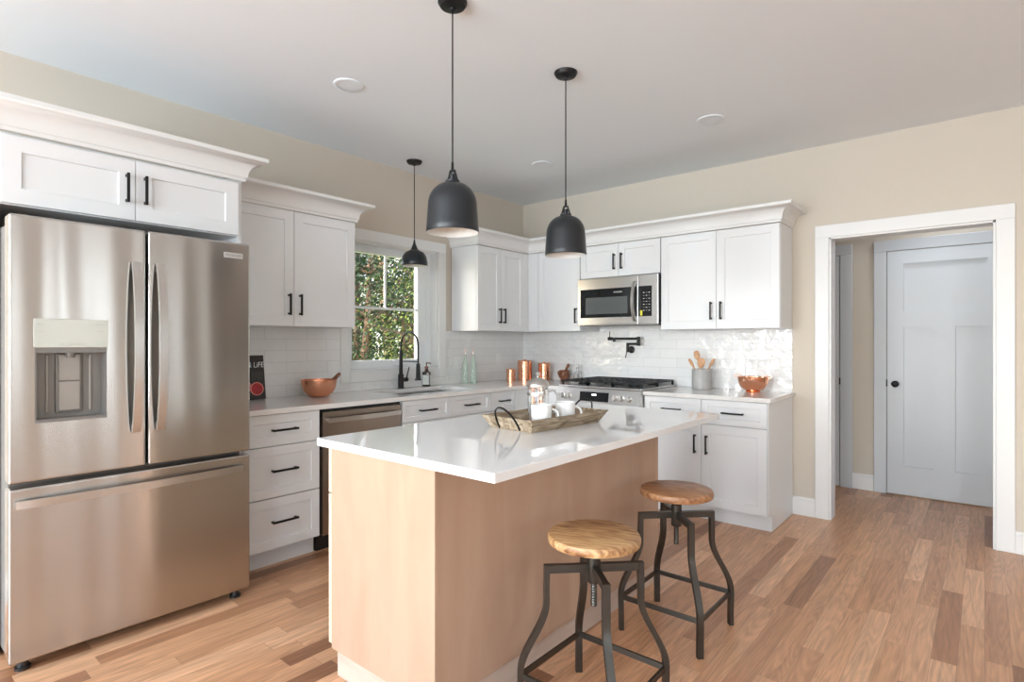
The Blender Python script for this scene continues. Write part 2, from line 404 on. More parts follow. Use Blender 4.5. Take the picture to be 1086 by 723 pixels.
def casing(mb, x0, x1, z0, z1, w, y, axis='x', t=.018, sill=False):
    """picture-frame casing round an opening x0..x1, z0..z1 on a plane; y = wall face, projects by t"""
    def bx(a, b, c, d):
        if axis == 'x': mb.box(a, b, y-t, y, c, d, .003, 1)
        else: mb.box(y, y+t, a, b, c, d, .003, 1)
    bx(x0-w, x0, z0-(w if sill else 0), z1); bx(x1, x1+w, z0-(w if sill else 0), z1); bx(x0-w, x1+w, z1, z1+w)
    if sill: bx(x0, x1, z0-w, z0)
    return mb
mb = casing(MB(), DX0, DX1, 0, DH, .09, 0)
mb.box(DX0-.001, DX0+.012, -.004, .134, 0, DH).box(DX1-.012, DX1+.001, -.004, .134, 0, DH).box(DX0, DX1, -.004, .134, DH-.012, DH+.001)
struct('trim_1', mb, 'trim')
# hall doors
def hall_door(name, x0, x1, knob_right, tname):
    y = HY-.004
    o = MB(); V = o.b.verts.new
    z0, z1 = .012, 2.03
    panels = [(x0+.115, x1-.115, 1.53, 1.923), (x0+.115, (x0+x1)/2-.07, .245, 1.40), ((x0+x1)/2+.07, x1-.115, .245, 1.40)]
    X = sorted({x0, x1, x0+.115, x1-.115, (x0+x1)/2-.07, (x0+x1)/2+.07}); Z = [z0, .245, 1.40, 1.53, 1.923, z1]
    o.box(x0, x1, y-.006, y+.0, z0, z1)
    # frame pieces in front of the panel plane
    for a, b, c, d in ((x0, x0+.115, z0, z1), (x1-.115, x1, z0, z1), (x0+.115, x1-.115, z0, .245), (x0+.115, x1-.115, 1.40, 1.53), (x0+.115, x1-.115, 1.923, z1), ((x0+x1)/2-.07, (x0+x1)/2+.07, .245, 1.40)):
        o.box(a, b, y-.022, y-.005, c, d)
    d = struct(name, o, 'door')
    kx = x1-.058 if knob_right else x0+.058
    kn = MB().lathe([(0, .0), (.026, .0), (.026, .004), (.010, .008), (.009, .03), (.02, .036), (.027, .046), (.026, .056), (.014, .063), (0, .064)], (0, 0, 0), 28)
    for v in kn.b.verts: x, y2, z = v.co; v.co = (kx+x, HY-.026-z, .925+y2)
    kn.build('door_knob', 'black', d)
    sx = x1+.004 if knob_right else x0-.004
    MB().box(sx-.004, sx+.005, HY-.034, HY-.026, .90, .96).build('strike_plate', 'black', d)
    mb = casing(MB(), x0-.005, x1+.005, 0, 2.035, .092, HY-.008, t=.02)
    struct(tname, mb, 'door')
hall_door('door_1', 3.045, 3.807, False, 'trim_2')
hall_door('door_2', 1.93, 2.691, True, 'trim_3')

# ------------------------------------------------------------------ kitchen window
struct('trim_5', MB().box(-.10, .001, WX0, WX0+.012, WZ0, WZ1).box(-.10, .001, WX1-.012, WX1, WZ0, WZ1).box(-.10, .001, WX0, WX1, WZ1-.012, WZ1).box(-.10, .001, WX0, WX1, WZ0, WZ0+.012), 'trim')
mb = casing(MB(), WX0, WX1, WZ0, WZ1, .085, 0, axis='y', sill=True)
struct('trim_4', mb, 'trim')
win = struct('window_1', MB().box(-.15, -.10, WX0, WX0+.09, WZ0, WZ1).box(-.15, -.10, WX1-.14, WX1, WZ0, WZ1).box(-.15, -.10, WX0+.09, WX1-.14, WZ0, WZ0+.075).box(-.15, -.10, WX0+.09, WX1-.14, WZ1-.07, WZ1)
             .box(-.10, -.085, WX0+.02, WX0+.06, WZ0, WZ1).box(-.10, -.085, WX1-.06, WX1-.0, WZ0, WZ1).box(-.10, -.085, WX0+.06, WX1-.06, WZ0, WZ0+.03), 'blind')
MB().box(-.128, -.112, (WX0+.09+WX1-.14)/2-.008, (WX0+.09+WX1-.14)/2+.008, 1.548, WZ1-.07).box(-.129, -.111, WX0+.09, WX1-.14, 1.538, 1.558).build('muntin', 'blind', win, False)
MB().box(-.122, -.118, WX0+.088, WX1-.138, WZ0+.073, WZ1-.068).build('pane', 'pane', win, False)
MB().box(-.10, -.06, -1.60, -1.45, WZ0+.03, WZ0+.042, .004).build('window_crank', 'blind', win)

# ------------------------------------------------------------------ backsplash
zt = 1.372
mb = MB().box(0, .009, -3.168, WX0-.085, .9, zt).box(0, .009, WX0-.085, WX1+.085, .9, WZ0-.085).box(0, .009, WX1+.085, 0, .9, zt)
tag(mb.build('tile_backsplash', 'tile_y', None, False), 'white subway tile backsplash on the left wall around the kitchen window', 'backsplash')
tag(MB().box(.0095, 2.578, -.009, 0, .9, zt).box(.92, 1.683, -.009, 0, zt, 1.43).build('tile_backsplash', 'tile_x', None, False), 'glossy white subway tile backsplash behind the range and pot filler', 'backsplash')

def outlet(label, p, axis, gang=1):
    t = thing('outlet_cover' if gang == 1 else 'switch_plate', label, 'outlet' if gang == 1 else 'switch', p, 0 if axis == 'x' else PI/2)
    w_ = .035 if gang == 1 else .058
    MB().box(-w_, w_, -.0155, -.0098, -.057, .057, .002).build('cover_plate', 'white', t)
    if gang == 1:
        for z in (-.024, .024): MB().box(-.016, .016, -.0175, -.0156, z-.013, z+.013, .002).build('socket', 'white', t)
    else:
        for x in (-.025, .025): MB().box(x-.016, x+.016, -.0185, -.0156, -.033, .033, .002).build('rocker_switch', 'white', t)
outlet('white outlet on the backsplash above the small copper bowl near the doorway', (2.205, 0, 1.09), 'x')
outlet('white outlet on left backsplash above the hammered copper bowl', (0, -2.24, 1.075), 'y')
outlet('white double light switch on backsplash right of the kitchen window', (0, -.96, 1.085), 'y', 2)
outlet('white outlet on backsplash above the small copper canister', (0, -.40, 1.11), 'y')
outlet('white outlet on backsplash above the clear glass decanter', (.70, 0, 1.11), 'x')

# ------------------------------------------------------------------ cabinets
def handle_v(parent, x, z, yf, L=.135):
    MB().box(x-.006, x+.006, yf-.034, yf-.024, z-L/2, z+L/2, .002).box(x-.005, x+.005, yf-.026, yf, z-L/2+.004, z-L/2+.016, .001).box(x-.005, x+.005, yf-.026, yf, z+L/2-.016, z+L/2-.004, .001).build('handle', 'black', parent)
def handle_h(parent, x, z, yf, L=.155):
    MB().box(x-L/2, x+L/2, yf-.034, yf-.024, z-.006, z+.006, .002).box(x-L/2+.004, x-L/2+.016, yf-.026, yf, z-.005, z+.005, .001).box(x+L/2-.016, x+L/2-.004, yf-.026, yf, z-.005, z+.005, .001).build('handle', 'black', parent)
def door(t, x0, x1, z0, z1, D, hx=None, hz=None, rail=.06):
    d = MB().shaker(x0+.0015, x1-.0015, z0+.0015, z1-.0015, -D, rail=rail).build('door', 'cab', t, False)
    if hx is not None: handle_v(d, hx, hz, -D)
    return d
def drawer(t, x0, x1, z0, z1, D, hz=None, rail=.05, L=.155):
    d = MB().shaker(x0+.0015, x1-.0015, z0+.0015, z1-.0015, -D, rail=rail).build('drawer', 'cab', t, False)
    handle_h(d, (x0+x1)/2, (z0+z1)/2 if hz is None else hz, -D, L)
    return d
CROWN = [(0, 0), (.010, 0), (.010, .016), (.016, .020), (.018, .030)] + [(.018+.068*(1-math.cos(a)), .030+.068*math.sin(a)) for a in [PI/2*i/7 for i in range(1, 8)]] + [(.092, .100), (.095, .104), (.095, .122), (0, .122)]
LW = PI/2   # rotation of things on the left wall
TB = .87    # top of base cabinets
# over-fridge cabinet: y -4.17 .. -3.17
t = thing('fridge_cabinet', 'white two-door cabinet above the refrigerator with crown moulding', 'cabinet', (0, -4.165, 0), LW)
w_ = .995
MB().box(0, .02, -.61, 0, 0, 2.13).build('side_panel', 'cab', t, False)
MB().box(w_-.02, w_, -.61, 0, 0, 2.13).build('side_panel', 'cab', t, False)
MB().box(.02, w_-.02, -.609, -.002, 1.835, 2.13).build('cabinet_body', 'cab', t, False)
door(t, .022, .497, 1.838, 2.12, .63, .497-.037, 1.983, .065); door(t, .497, w_-.022, 1.838, 2.12, .63, .497+.037, 1.983, .065)
MB().sweep(CROWN, [(0, -.003), (0, -.632), (w_, -.632), (w_, -.435)], 2.13).build('crown_moulding', 'trim', t, True)
# left upper cabinet y -3.168 .. -2.26
t = thing('upper_cabinet', 'white two-door wall cabinet between refrigerator and window', 'cabinet', (0, -3.166, 0), LW)
w_ = .906
MB().box(0, w_, -.31, -.010, 1.372, 2.10).build('cabinet_body', 'cab', t, False)
door(t, .002, w_/2, 1.372, 2.098, .33, w_/2-.037, 1.508); door(t, w_/2, w_-.002, 1.372, 2.098, .33, w_/2+.037, 1.508)
MB().sweep(CROWN, [(.0, -.332), (w_, -.332), (w_, -.003)], 2.10).build('crown_moulding', 'trim', t, True)
# corner run, left wall part y -1.03..0
t = thing('upper_cabinet', 'white two-door wall cabinet right of the window, in the corner', 'cabinet', (0, -1.031, 0), LW)
MB().box(0, 1.02, -.31, -.010, 1.372, 2.113).build('cabinet_body', 'cab', t, False)
door(t, .002, .308, 1.372, 2.11, .33, .308-.03, 1.508, .055); door(t, .308, .640, 1.372, 2.11, .33, .308+.03, 1.508, .055)
MB().box(.641, .70, -.33, -.31, 1.372, 2.11).build('filler_strip', 'cab', t, False)
# back wall: corner single door .33.. .92
t = thing('upper_cabinet', 'white single-door wall cabinet left of the microwave', 'cabinet', (.332, 0, 0), 0)
MB().box(0, .584, -.31, -.010, 1.372, 2.113).build('cabinet_body', 'cab', t, False)
MB().box(.0, .118, -.33, -.31, 1.372, 2.11).build('filler_strip', 'cab', t, False)
door(t, .119, .584, 1.372, 2.11, .33, .584-.037, 1.508)
t = thing('upper_cabinet', 'short white two-door cabinet directly above the microwave', 'cabinet', (.920, 0, 0), 0)
MB().box(0, .762, -.31, -.002, 1.83, 2.113).build('cabinet_body', 'cab', t, False)
door(t, .002, .381, 1.828, 2.11, .33, .381-.035, 1.955, .055); door(t, .381, .760, 1.828, 2.11, .33, .381+.035, 1.955, .055)
t = thing('upper_cabinet', 'white two-door wall cabinet right of the microwave, nearest the doorway', 'cabinet', (1.684, 0, 0), 0)
w_ = .892
MB().box(0, w_, -.31, -.010, 1.372, 2.113).build('cabinet_body', 'cab', t, False)
door(t, .002, w_/2, 1.372, 2.11, .33, w_/2-.037, 1.508); door(t, w_/2, w_-.002, 1.372, 2.11, .33, w_/2+.037, 1.508)
cm = MB().sweep(CROWN, [(.003, -1.033), (.332, -1.033), (.332, -.332), (2.577, -.332), (2.577, -.003)], 2.114).build('crown_moulding', 'trim', None, True)
tag(cm, 'white crown moulding running over the corner, microwave and right wall cabinets', 'moulding')

# base cabinets
D = .60
def base_body(t, w_, side='', kick=True, x0=0.):
    MB().box(x0, w_, -.60, -.010, .105, TB).build('cabinet_body', 'cab', t, False)
    MB().box(x0, w_, -.545, -.010, 0, .104).build('toe_kick', 'cab', t, False)
t = thing('drawer_cabinet', 'white three-drawer base cabinet between refrigerator and dishwasher', 'cabinet', (0, -3.165, 0), LW)
w_ = .458; base_body(t, w_)
drawer(t, .002, w_-.002, .69, .867, .62, .778); drawer(t, .002, w_-.002, .40, .687, .62, .551); drawer(t, .002, w_-.002, .112, .397, .62, .265)
t = thing('sink_cabinet', 'white base cabinet below the sink with two false drawer fronts', 'cabinet', (0, -2.086, 0), LW)
w_ = .90; base_body_x = MB().box(0, w_, -.60, -.010, .105, .55).box(0, .02, -.60, -.010, .55, TB).box(w_-.02, w_, -.60, -.010, .55, TB).box(0, w_, -.60, -.58, .55, TB).build('cabinet_body', 'cab', t, False)
MB().box(0, w_, -.545, -.010, 0, .104).build('toe_kick', 'cab', t, False)
drawer(t, .002, w_/2, .715, .867, .62, .79, .035); drawer(t, w_/2, w_-.002, .715, .867, .62, .79, .035)
door(t, .002, w_/2, .112, .712, .62, w_/2-.037, .63); door(t, w_/2, w_-.002, .112, .712, .62, w_/2+.037, .63)
t = thing('base_cabinet', 'narrow white base cabinet between the sink cabinet and the corner', 'cabinet', (0, -1.183, 0), LW)
w_ = .31; base_body(t, w_)
drawer(t, .002, w_-.002, .715, .867, .62, .79, .035, .13); door(t, .002, w_-.002, .112, .712, .62, .045, .63)
t = thing('corner_cabinet', 'white blind corner base cabinet left of the range', 'cabinet', (0, -.871, 0), LW)
MB().box(0, .85, -.60, -.010, .105, TB).box(.27, .85, -.915, -.60, .105, TB).build('cabinet_body', 'cab', t, False)
MB().box(0, .85, -.545, -.010, 0, .104).box(.33, .85, -.915, -.545, 0, .104).build('toe_kick', 'cab', t, False)
MB().shaker(.002, .235, .112, .867, -.62, rail=.04).build('door', 'cab', t, False)
MB().box(.251, .269, -.913, -.66, .112, .867).build('filler_panel', 'cab', t, False)
t = thing('base_cabinet', 'white base cabinet with two drawers and two doors right of range', 'cabinet', (1.685, 0, 0), 0)
w_ = .89; base_body(t, w_)
MB().prism([(-.62, .112), (-.62, TB), (-.010, TB), (-.010, 0), (-.545, 0), (-.545, .112)], 'x', w_-.0005, w_+.006).build('side_panel', 'cab', t, False)
drawer(t, .002, .443, .695, .867, .62, .782, .042, .15); drawer(t, .443, w_-.002, .695, .867, .62, .782, .042, .15)
door(t, .002, .443, .112, .692, .62, .443-.042, .548, .06); door(t, .443, w_-.002, .112, .692, .62, .443+.042, .548, .06)

# worktops
SX0, SX1, SY0, SY1 = .135, .53, -1.99, -1.28        # sink cut-out
mb = MB()
b = .003
mb.box(.0095, .645, -3.168, SY0, .871, .9).box(.0095, .645, SY1, -.0095, .871, .9).box(.0095, SX0, SY0, SY1, .871, .9).box(SX1, .645, SY0, SY1, .871, .9).box(.645, .917, -.645, -.0095, .871, .9)
tag(mb.build('countertop', 'quartzw', None, False), 'white quartz worktop along left wall, around the sink to the range', 'countertop')
tag(MB().box(1.685, 2.60, -.645, -.0095, .871, .9, b).build('countertop', 'quartzw', None), 'white quartz worktop right of the range, under the utensil crock', 'countertop')
# sink
s_ = MB(); x0, x1, y0, y1, zb = SX0-.005, SX1+.005, SY0-.005, SY1+.005, .66
s_.box(x0, x1, y0, y1, zb, zb+.006).box(x0-.01, x0, y0-.01, y1+.01, zb, .870).box(x1, x1+.01, y0-.01, y1+.01, zb, .870).box(x0, x1, y0-.01, y0, zb, .870).box(x0, x1, y1, y1+.01, zb, .870)
sk = tag(s_.build('sink', 'steel2', None, False), 'stainless undermount sink in the worktop below the window', 'sink')
MB().lathe([(0, .008), (.03, .008), (.042, .012), (.045, .006)], ((x0+x1)/2, (y0+y1)/2, zb), 24).build('drain', 'steel2', sk)

# ------------------------------------------------------------------ refrigerator (local: x along wall, -y out)
FW, FD = .913, .856
t = thing('refrigerator', 'stainless french-door refrigerator with ice dispenser and bottom freezer', 'refrigerator', (0, -4.150, 0), LW)
MB().box(.012, FW-.012, -.765, -.06, .035, 1.735, .004).build('cabinet_body', 'grey', t)
gp = .4595
def fdoor(name, x0, x1, z0, z1, hole=None):
    m_ = MB()
    yb, yf = -.775, -FD
    if not hole: m_.box(x0, x1, yf, yb, z0, z1, .010, 3)
    else:
        a, b_, c, d = hole
        # door ring round the dispenser recess, rounded only on its outer edges
        m_.box(x0, x1, yf, yb, z0, z1, .010, 3)
    return m_.build(name, 'steel', t)
zs0, zs1 = .712, .730
fd = fdoor('fridge_door', .0, gp-.004, zs1, 1.76, None)
fr = fdoor('fridge_door', gp+.004, FW, zs1, 1.76)
fz = fdoor('freezer_drawer', .0, FW, .045, zs0)
# cut the dispenser recess into the left door
cx0, cx1, cz0, cz1 = .073, .315, .952, 1.363
cut = MB().box(cx0+.004, cx1-.004, -.90, -.79, cz0+.004, 1.249).build('cutter', None, None, False)
cut.parent = t
fd.modifiers.clear(); md = fd.modifiers.new('cut', 'BOOLEAN'); md.object = cut; md.operation = 'DIFFERENCE'; md.solver = 'EXACT'
bpy.context.view_layer.update()
me = bpy.data.meshes.new_from_object(fd.evaluated_get(bpy.context.evaluated_depsgraph_get())); fd.modifiers.clear(); fd.data = me; weighted(fd)
bpy.data.objects.remove(cut)
dp = MB().box(cx0, cx1, -.8595, -.852, 1.249, cz1, .002).build('control_panel', 'panel', fd)
for i, (x, z, L) in enumerate([(.02, .09, .022), (.02, .062, .018), (.047, .085, .004), (.185, .09, .004), (.215, .092, .03), (.215, .065, .026), (.02, .012, .006), (.085, .012, .018), (.115, .012, .018), (.145, .012, .018), (.205, .012, .006)]):
    MB().box(cx0+x-L/2, cx0+x+L/2, -.8602, -.8594, 1.249+z, 1.249+z+.003).build('indicator_mark', 'greyink', dp)
al = MB()
X0, X1, Z0, Z1 = cx0+.0045, cx1-.0045, cz0+.0045, 1.2485
al.box(X0, X1, -.796, -.791, Z0, Z1).box(X0, X0+.004, -.858, -.795, Z0, Z1).box(X1-.004, X1, -.858, -.795, Z0, Z1).box(X0, X1, -.86, -.795, Z0, Z0+.012).box(X0, X1, -.857, -.795, Z1-.02, Z1)
dsp = al.build('dispenser_recess', 'grey', fd, False)
pm = MB().box(.150, .240, -.805, -.797, .985, 1.228, .006, 3); pm.build('paddle_frame', 'grey', dsp)
MB().box(.160, .230, -.812, -.804, 1.115, 1.220, .003).build('paddle', 'grey2', dsp)
MB().box(.160, .230, -.812, -.804, .995, 1.112, .003).build('paddle', 'grey2', dsp)
MB().lathe([(0, 0), (.014, 0), (.018, .022), (.018, .03), (0, .03)], (.195, -.825, 1.208), 20).build('spout', 'grey', dsp)
MB().box(.120, .128, -.803, -.796, .99, 1.22, .003).build('recess_rib', 'grey2', dsp)
MB().box(.262, .270, -.803, -.796, .99, 1.22, .003).build('recess_rib', 'grey2', dsp)
# handles: bowed flat bars
def bow(x, z0, z1, parent):
    P = [];n = 18
    for i in range(n+1):
        u = i/n; P.append((x, -FD-.016-.042*math.sin(PI*u)**.7, z0+(z1-z0)*u))
    MB().tube(P, 0, flat=(.0155, .008), up=(1, 0, 0)).box(x-.010, x+.010, -FD-.022, -FD+.001, z0, z0+.03, .003).box(x-.010, x+.010, -FD-.022, -FD+.001, z1-.03, z1, .003).build('handle', 'steel2', parent)
bow(gp-.047, .885, 1.615, fd); bow(gp+.047, .885, 1.615, fr)
P = [(.02+.85*i/24, -FD-.014-.030*math.sin(PI*i/24)**.6, .652) for i in range(25)]
MB().tube(P, 0, flat=(.015, .007), up=(0, 0, 1)).box(.02, .05, -FD-.02, -FD+.001, .641, .663, .003).box(.84, .87, -FD-.02, -FD+.001, .641, .663, .003).build('handle', 'steel2', fz)
bd = MB().box(.785, .875, -FD-.0025, -FD+.001, 1.682, 1.708, .001).build('badge', 'badge', fr)
text('lettering', 'FRIGIDAIRE', .0155, (.830, -FD-.003, 1.6945), FACE, 'greyink', bd)
for x in (.05, FW-.05):
    MB().cyl((x, -.80, 0), (x, -.80, .046), .02, .016).cyl((x, -.80, .0), (x, -.80, .012), .026).build('foot', 'blackp', t)
MB().box(.06, FW-.06, -.74, -.72, .012, .05).build('base_grille', 'gap', t, False)
MB().box(.02, .09, -.77, -.68, 1.736, 1.758, .004).build('hinge_cover', 'grey', t)
MB().box(FW-.09, FW-.02, -.77, -.68, 1.736, 1.758, .004).build('hinge_cover', 'grey', t)

# ------------------------------------------------------------------ dishwasher
t = thing('dishwasher', 'dark stainless dishwasher with bar handle between white base cabinets', 'dishwasher', (0, -2.703, 0), LW)
w_ = .612
MB().box(.004, w_-.004, -.585, -.012, .09, .868).build('tub_body', 'gap', t, False)
MB().box(.010, w_-.010, -.628, -.586, .105, .850, .006).build('door', 'dwsteel', t)
MB().box(.012, w_-.012, -.615, -.586, .852, .866, .002).build('control_strip', 'blackp', t)
MB().tube([(.035+.545*i/16, -.655-.012*math.sin(PI*i/16), .800) for i in range(17)], 0, flat=(.014, .006), up=(0, 0, 1)).box(.035, .055, -.655, -.627, .79, .81, .002).box(.56, .58, -.655, -.627, .79, .81, .002).build('handle', 'steel2', t)
MB().box(.01, w_-.01, -.555, -.012, 0, .089).build('toe_kick', 'blackp', t, False)

# ------------------------------------------------------------------ microwave
t = thing('microwave', 'stainless over-the-range microwave with curved bar handle', 'microwave', (.921, 0, 0), 0)
w_ = .76; yf = -.374; z0, z1 = 1.418, 1.822
MB().box(.002, w_-.002, -.352, -.012, 1.432, z1, .003).build('body', 'blackp', t)
MB().box(.04, w_-.04, -.33, -.05, 1.412, 1.4315).build('vent_filter', 'grey', t, False)
dr = MB().box(.0, .585, yf, -.354, z0, z1-.002, .005, 2).build('door', 'steel2', t)
MB().box(.030, .575, yf-.002, yf+.004, 1.482, 1.728, .002).build('door_glass', 'darkglass', dr)
MB().box(.085, .490, yf-.0032, yf-.0018, 1.512, 1.655, .001).build('door_window', 'mwglass', dr)
text('lettering', 'FRIGIDAIRE', .016, (.40, yf-.0026, 1.692), FACE, 'ink', dr)
P = [(.563, yf-.010-.048*math.sin(PI*i/16)**.7, 1.448+.32*i/16) for i in range(17)]
MB().tube(P, 0, flat=(.013, .007), up=(1, 0, 0)).box(.554, .572, yf-.014, yf, 1.448, 1.468, .002).box(.554, .572, yf-.014, yf, 1.748, 1.768, .002).build('handle', 'steel2', dr)
cp = MB().box(.588, w_, yf, -.354, z0, z1-.002, .005, 2).build('control_panel', 'steel2', t)
kp = MB().box(.590, .708, yf-.002, yf+.004, 1.482, 1.728, .002).build('keypad', 'darkglass', cp)
for r_ in range(7):
    for c_ in range(3):
        MB().box(.632+c_*.024, .644+c_*.024, yf-.0032, yf-.0018, 1.527+r_*.024, 1.532+r_*.024).build('key_mark', 'greyink' if (r_+c_) % 2 else 'ink', kp)
MB().box(.606, .626, yf-.0034, yf-.0018, 1.488, 1.530).build('sticker', 'yellow', kp)

# ------------------------------------------------------------------ range
t = thing('gas_range', 'stainless slide-in gas range with black grates and front knobs', 'stove', (.921, 0, 0), 0)
w_ = .76
MB().box(.003, w_-.003, -.60, -.012, .09, .868, .003).build('range_body', 'blackp', t)
ct = MB().box(-.0, w_, -.655, -.012, .9005, .915, .004).build('cooktop', 'steel2', t)
cpn = MB().prism([(-.602, .755), (-.690, .755), (-.668, .899), (-.602, .899)], 'x', .0, w_).build('control_panel', 'steel2', t, False)
def on_panel(z): return -.690+(z-.755)/(.144)*.022
tl = math.atan2(.022, .144)
def knob(x):
    m_ = MB().lathe([(0, 0), (.026, 0), (.026, .004), (.021, .006), (.020, .028), (.016, .032), (0, .032)], (0, 0, 0), 24)
    m_.box(-.0045, .0045, -.020, .020, .030, .036, .002)
    for v in m_.b.verts: x_, y_, z_ = v.co; v.co = (x+x_, on_panel(.835)-z_, .835+y_)
    m_.build('knob', 'steel2', cpn)
for x in (.052, .113, .545, .602, .667): knob(x)
dsx = MB().prism([(on_panel(.798)-.002, .798), (on_panel(.798)+.004, .798), (on_panel(.872)+.004, .872), (on_panel(.872)-.002, .872)], 'x', .222, .488).build('display_panel', 'darkglass', cpn, False)
MB().prism([(on_panel(.845)-.0030, .845), (on_panel(.845)-.001, .845), (on_panel(.857)-.001, .857), (on_panel(.857)-.0030, .857)], 'x', .335, .375).build('clock_digits', 'display', dsx, False)
od = MB().box(.006, w_-.006, -.660, -.602, .205, .748, .006).build('oven_door', 'steel2', t)
MB().box(.10, w_-.10, -.664, -.658, .30, .62, .002).build('oven_window', 'darkglass', od)
MB().cyl((.06, -.71, .70), (w_-.06, -.71, .70), .012).cyl((.09, -.71, .70), (.09, -.658, .70), .008).cyl((w_-.09, -.71, .70), (w_-.09, -.658, .70), .008).build('handle', 'steel2', od)
MB().box(.006, w_-.006, -.650, -.602, .095, .198, .005).build('storage_drawer', 'steel2', t)
MB().box(.02, w_-.02, -.56, -.012, 0, .0895).build('toe_kick', 'blackp', t, False)
for gx0, gx1 in ((.02, .262), (.266, .494), (.498, .74)):
    g = MB(); gy0, gy1 = -.625, -.055; zt_ = .950; r = .0055
    for a, b_ in (((gx0, gy0), (gx1, gy0)), ((gx0, gy1), (gx1, gy1)), ((gx0, gy0), (gx0, gy1)), ((gx1, gy0), (gx1, gy1)), ((gx0, (gy0+gy1)/2), (gx1, (gy0+gy1)/2))):
        g.tube([(*a, zt_), (*b_, zt_)], 0, flat=(.007, .006), up=(0, 0, 1))
    for k_ in range(1, 4):
        xx = gx0+(gx1-gx0)*k_/4; g.tube([(xx, gy0, zt_), (xx, gy1, zt_)], 0, flat=(.006, .005), up=(0, 0, 1))
    for yy in (gy0+.13, gy0+.2, gy1-.2, gy1-.13): g.tube([(gx0, yy, zt_), (gx1, yy, zt_)], 0, flat=(.006, .005), up=(0, 0, 1))
    for xx in (gx0, gx1):
        for yy in (gy0, gy1, (gy0+gy1)/2): g.box(xx-.007, xx+.007, yy-.007, yy+.007, .9152, zt_+.006)
    g.build('grate', 'black', ct, False)
for bx_, by_, br_ in ((.14, -.48, .045), (.14, -.19, .035), (.38, -.34, .05), (.62, -.48, .045), (.62, -.19, .04)):
    MB().lathe([(0, .0005), (br_+.01, .0005), (br_+.008, .010), (br_, .012), (br_, .020), (br_-.006, .023), (0, .023)], (bx_, by_, .915), 24).build('burner', 'black', ct)

# ------------------------------------------------------------------ pot filler
t = thing('pot_filler', 'matte black folding pot filler tap on backsplash above the range', 'tap', (1.255, -.009, 1.205), 0)
MB().lathe([(0, 0), (.032, 0), (.032, .006), (.014, .010), (.014, .07), (0, .07)], (0, 0, 0), 24).build('wall_flange', 'black', t)
fl = [o for o in bpy.data.objects if o.parent == t][0]
for v in fl.data.vertices: x, y, z = v.co; v.co = (x, -z, y)
MB().cyl((0, -.072, -.022), (0, -.072, .062), .014).build('joint', 'black', t)
MB().cyl((0, -.072, .052), (.105, -.075, .052), .0095).build('arm', 'black', t)
MB().cyl((.105, -.075, .035), (.105, -.075, .115), .015).build('joint', 'black', t)
MB().cyl((.105, -.075, .098), (-.145, -.115, .098), .0095).build('arm', 'black', t)
MB().cyl((-.135, -.113, .098), (-.17, -.119, .098), .0155).cyl((-.115, -.11, .098), (-.115, -.11, .070), .013).build('outlet_valve', 'black', t)
MB().cyl((-.155, -.117, .11), (-.155, -.117, .165), .004).build('lever', 'black', t)
MB().cyl((0, -.09, -.018), (-.004, -.105, -.07), .0045).build('lever', 'black', t)

# ------------------------------------------------------------------ faucet, soap
t = thing('faucet', 'matte black spring-neck kitchen faucet with pull-down spray head', 'faucet', (.085, -1.665, .9), 0)
MB().lathe([(0, 0), (.028, 0), (.028, .006), (.023, .008), (.023, .11), (.016, .12), (.014, .31), (0, .31)], (0, 0, 0), 24).build('body', 'black', t)
P = [(0, 0, .30)] + [(.0+.105*(1-math.cos(a)), 0, .345+.105*math.sin(a)) for a in [PI*i/14 for i in range(15)]] + [(.21, 0, .20)]
MB().tube(P, .0072, 10).build('spring_neck', 'black', t)
MB().cyl((.21, 0, .205), (.21, 0, .085), .015, .018).cyl((.21, 0, .085), (.21, 0, .075), .026).build('spray_head', 'black', t)
MB().tube([(0, 0, .22), (.21, 0, .22)], .005, 8).build('docking_arm', 'black', t)
MB().cyl((0, .0, .07), (0, .065, .07), .017).cyl((0, .055, .075), (0, .085, .17), .006, .0045).build('lever', 'black', t)
t = thing('soap_bottle', 'dark brown pump soap bottle with pale label beside the faucet', 'bottle', (.085, -1.395, .9), .6)
MB().box(-.033, .033, -.024, .024, 0, .125, .010, 3).lathe([(.024, .12), (.013, .145), (.013, .155), (0, .155)]).build('bottle_body', 'amber', t)
MB().box(-.027, .027, -.0256, -.0238, .018, .098, .0005).build('paper_label', 'label', t)
MB().box(.0325, .0345, -.018, .018, .018, .098, .0005).build('paper_label', 'label', t)
MB().lathe([(0, .150), (.016, .150), (.016, .168), (.005, .172), (.005, .20), (0, .20)]).tube([(0, 0, .198), (.035, -.01, .196), (.04, -.012, .188)], .005, 8).build('pump', 'brown', t)

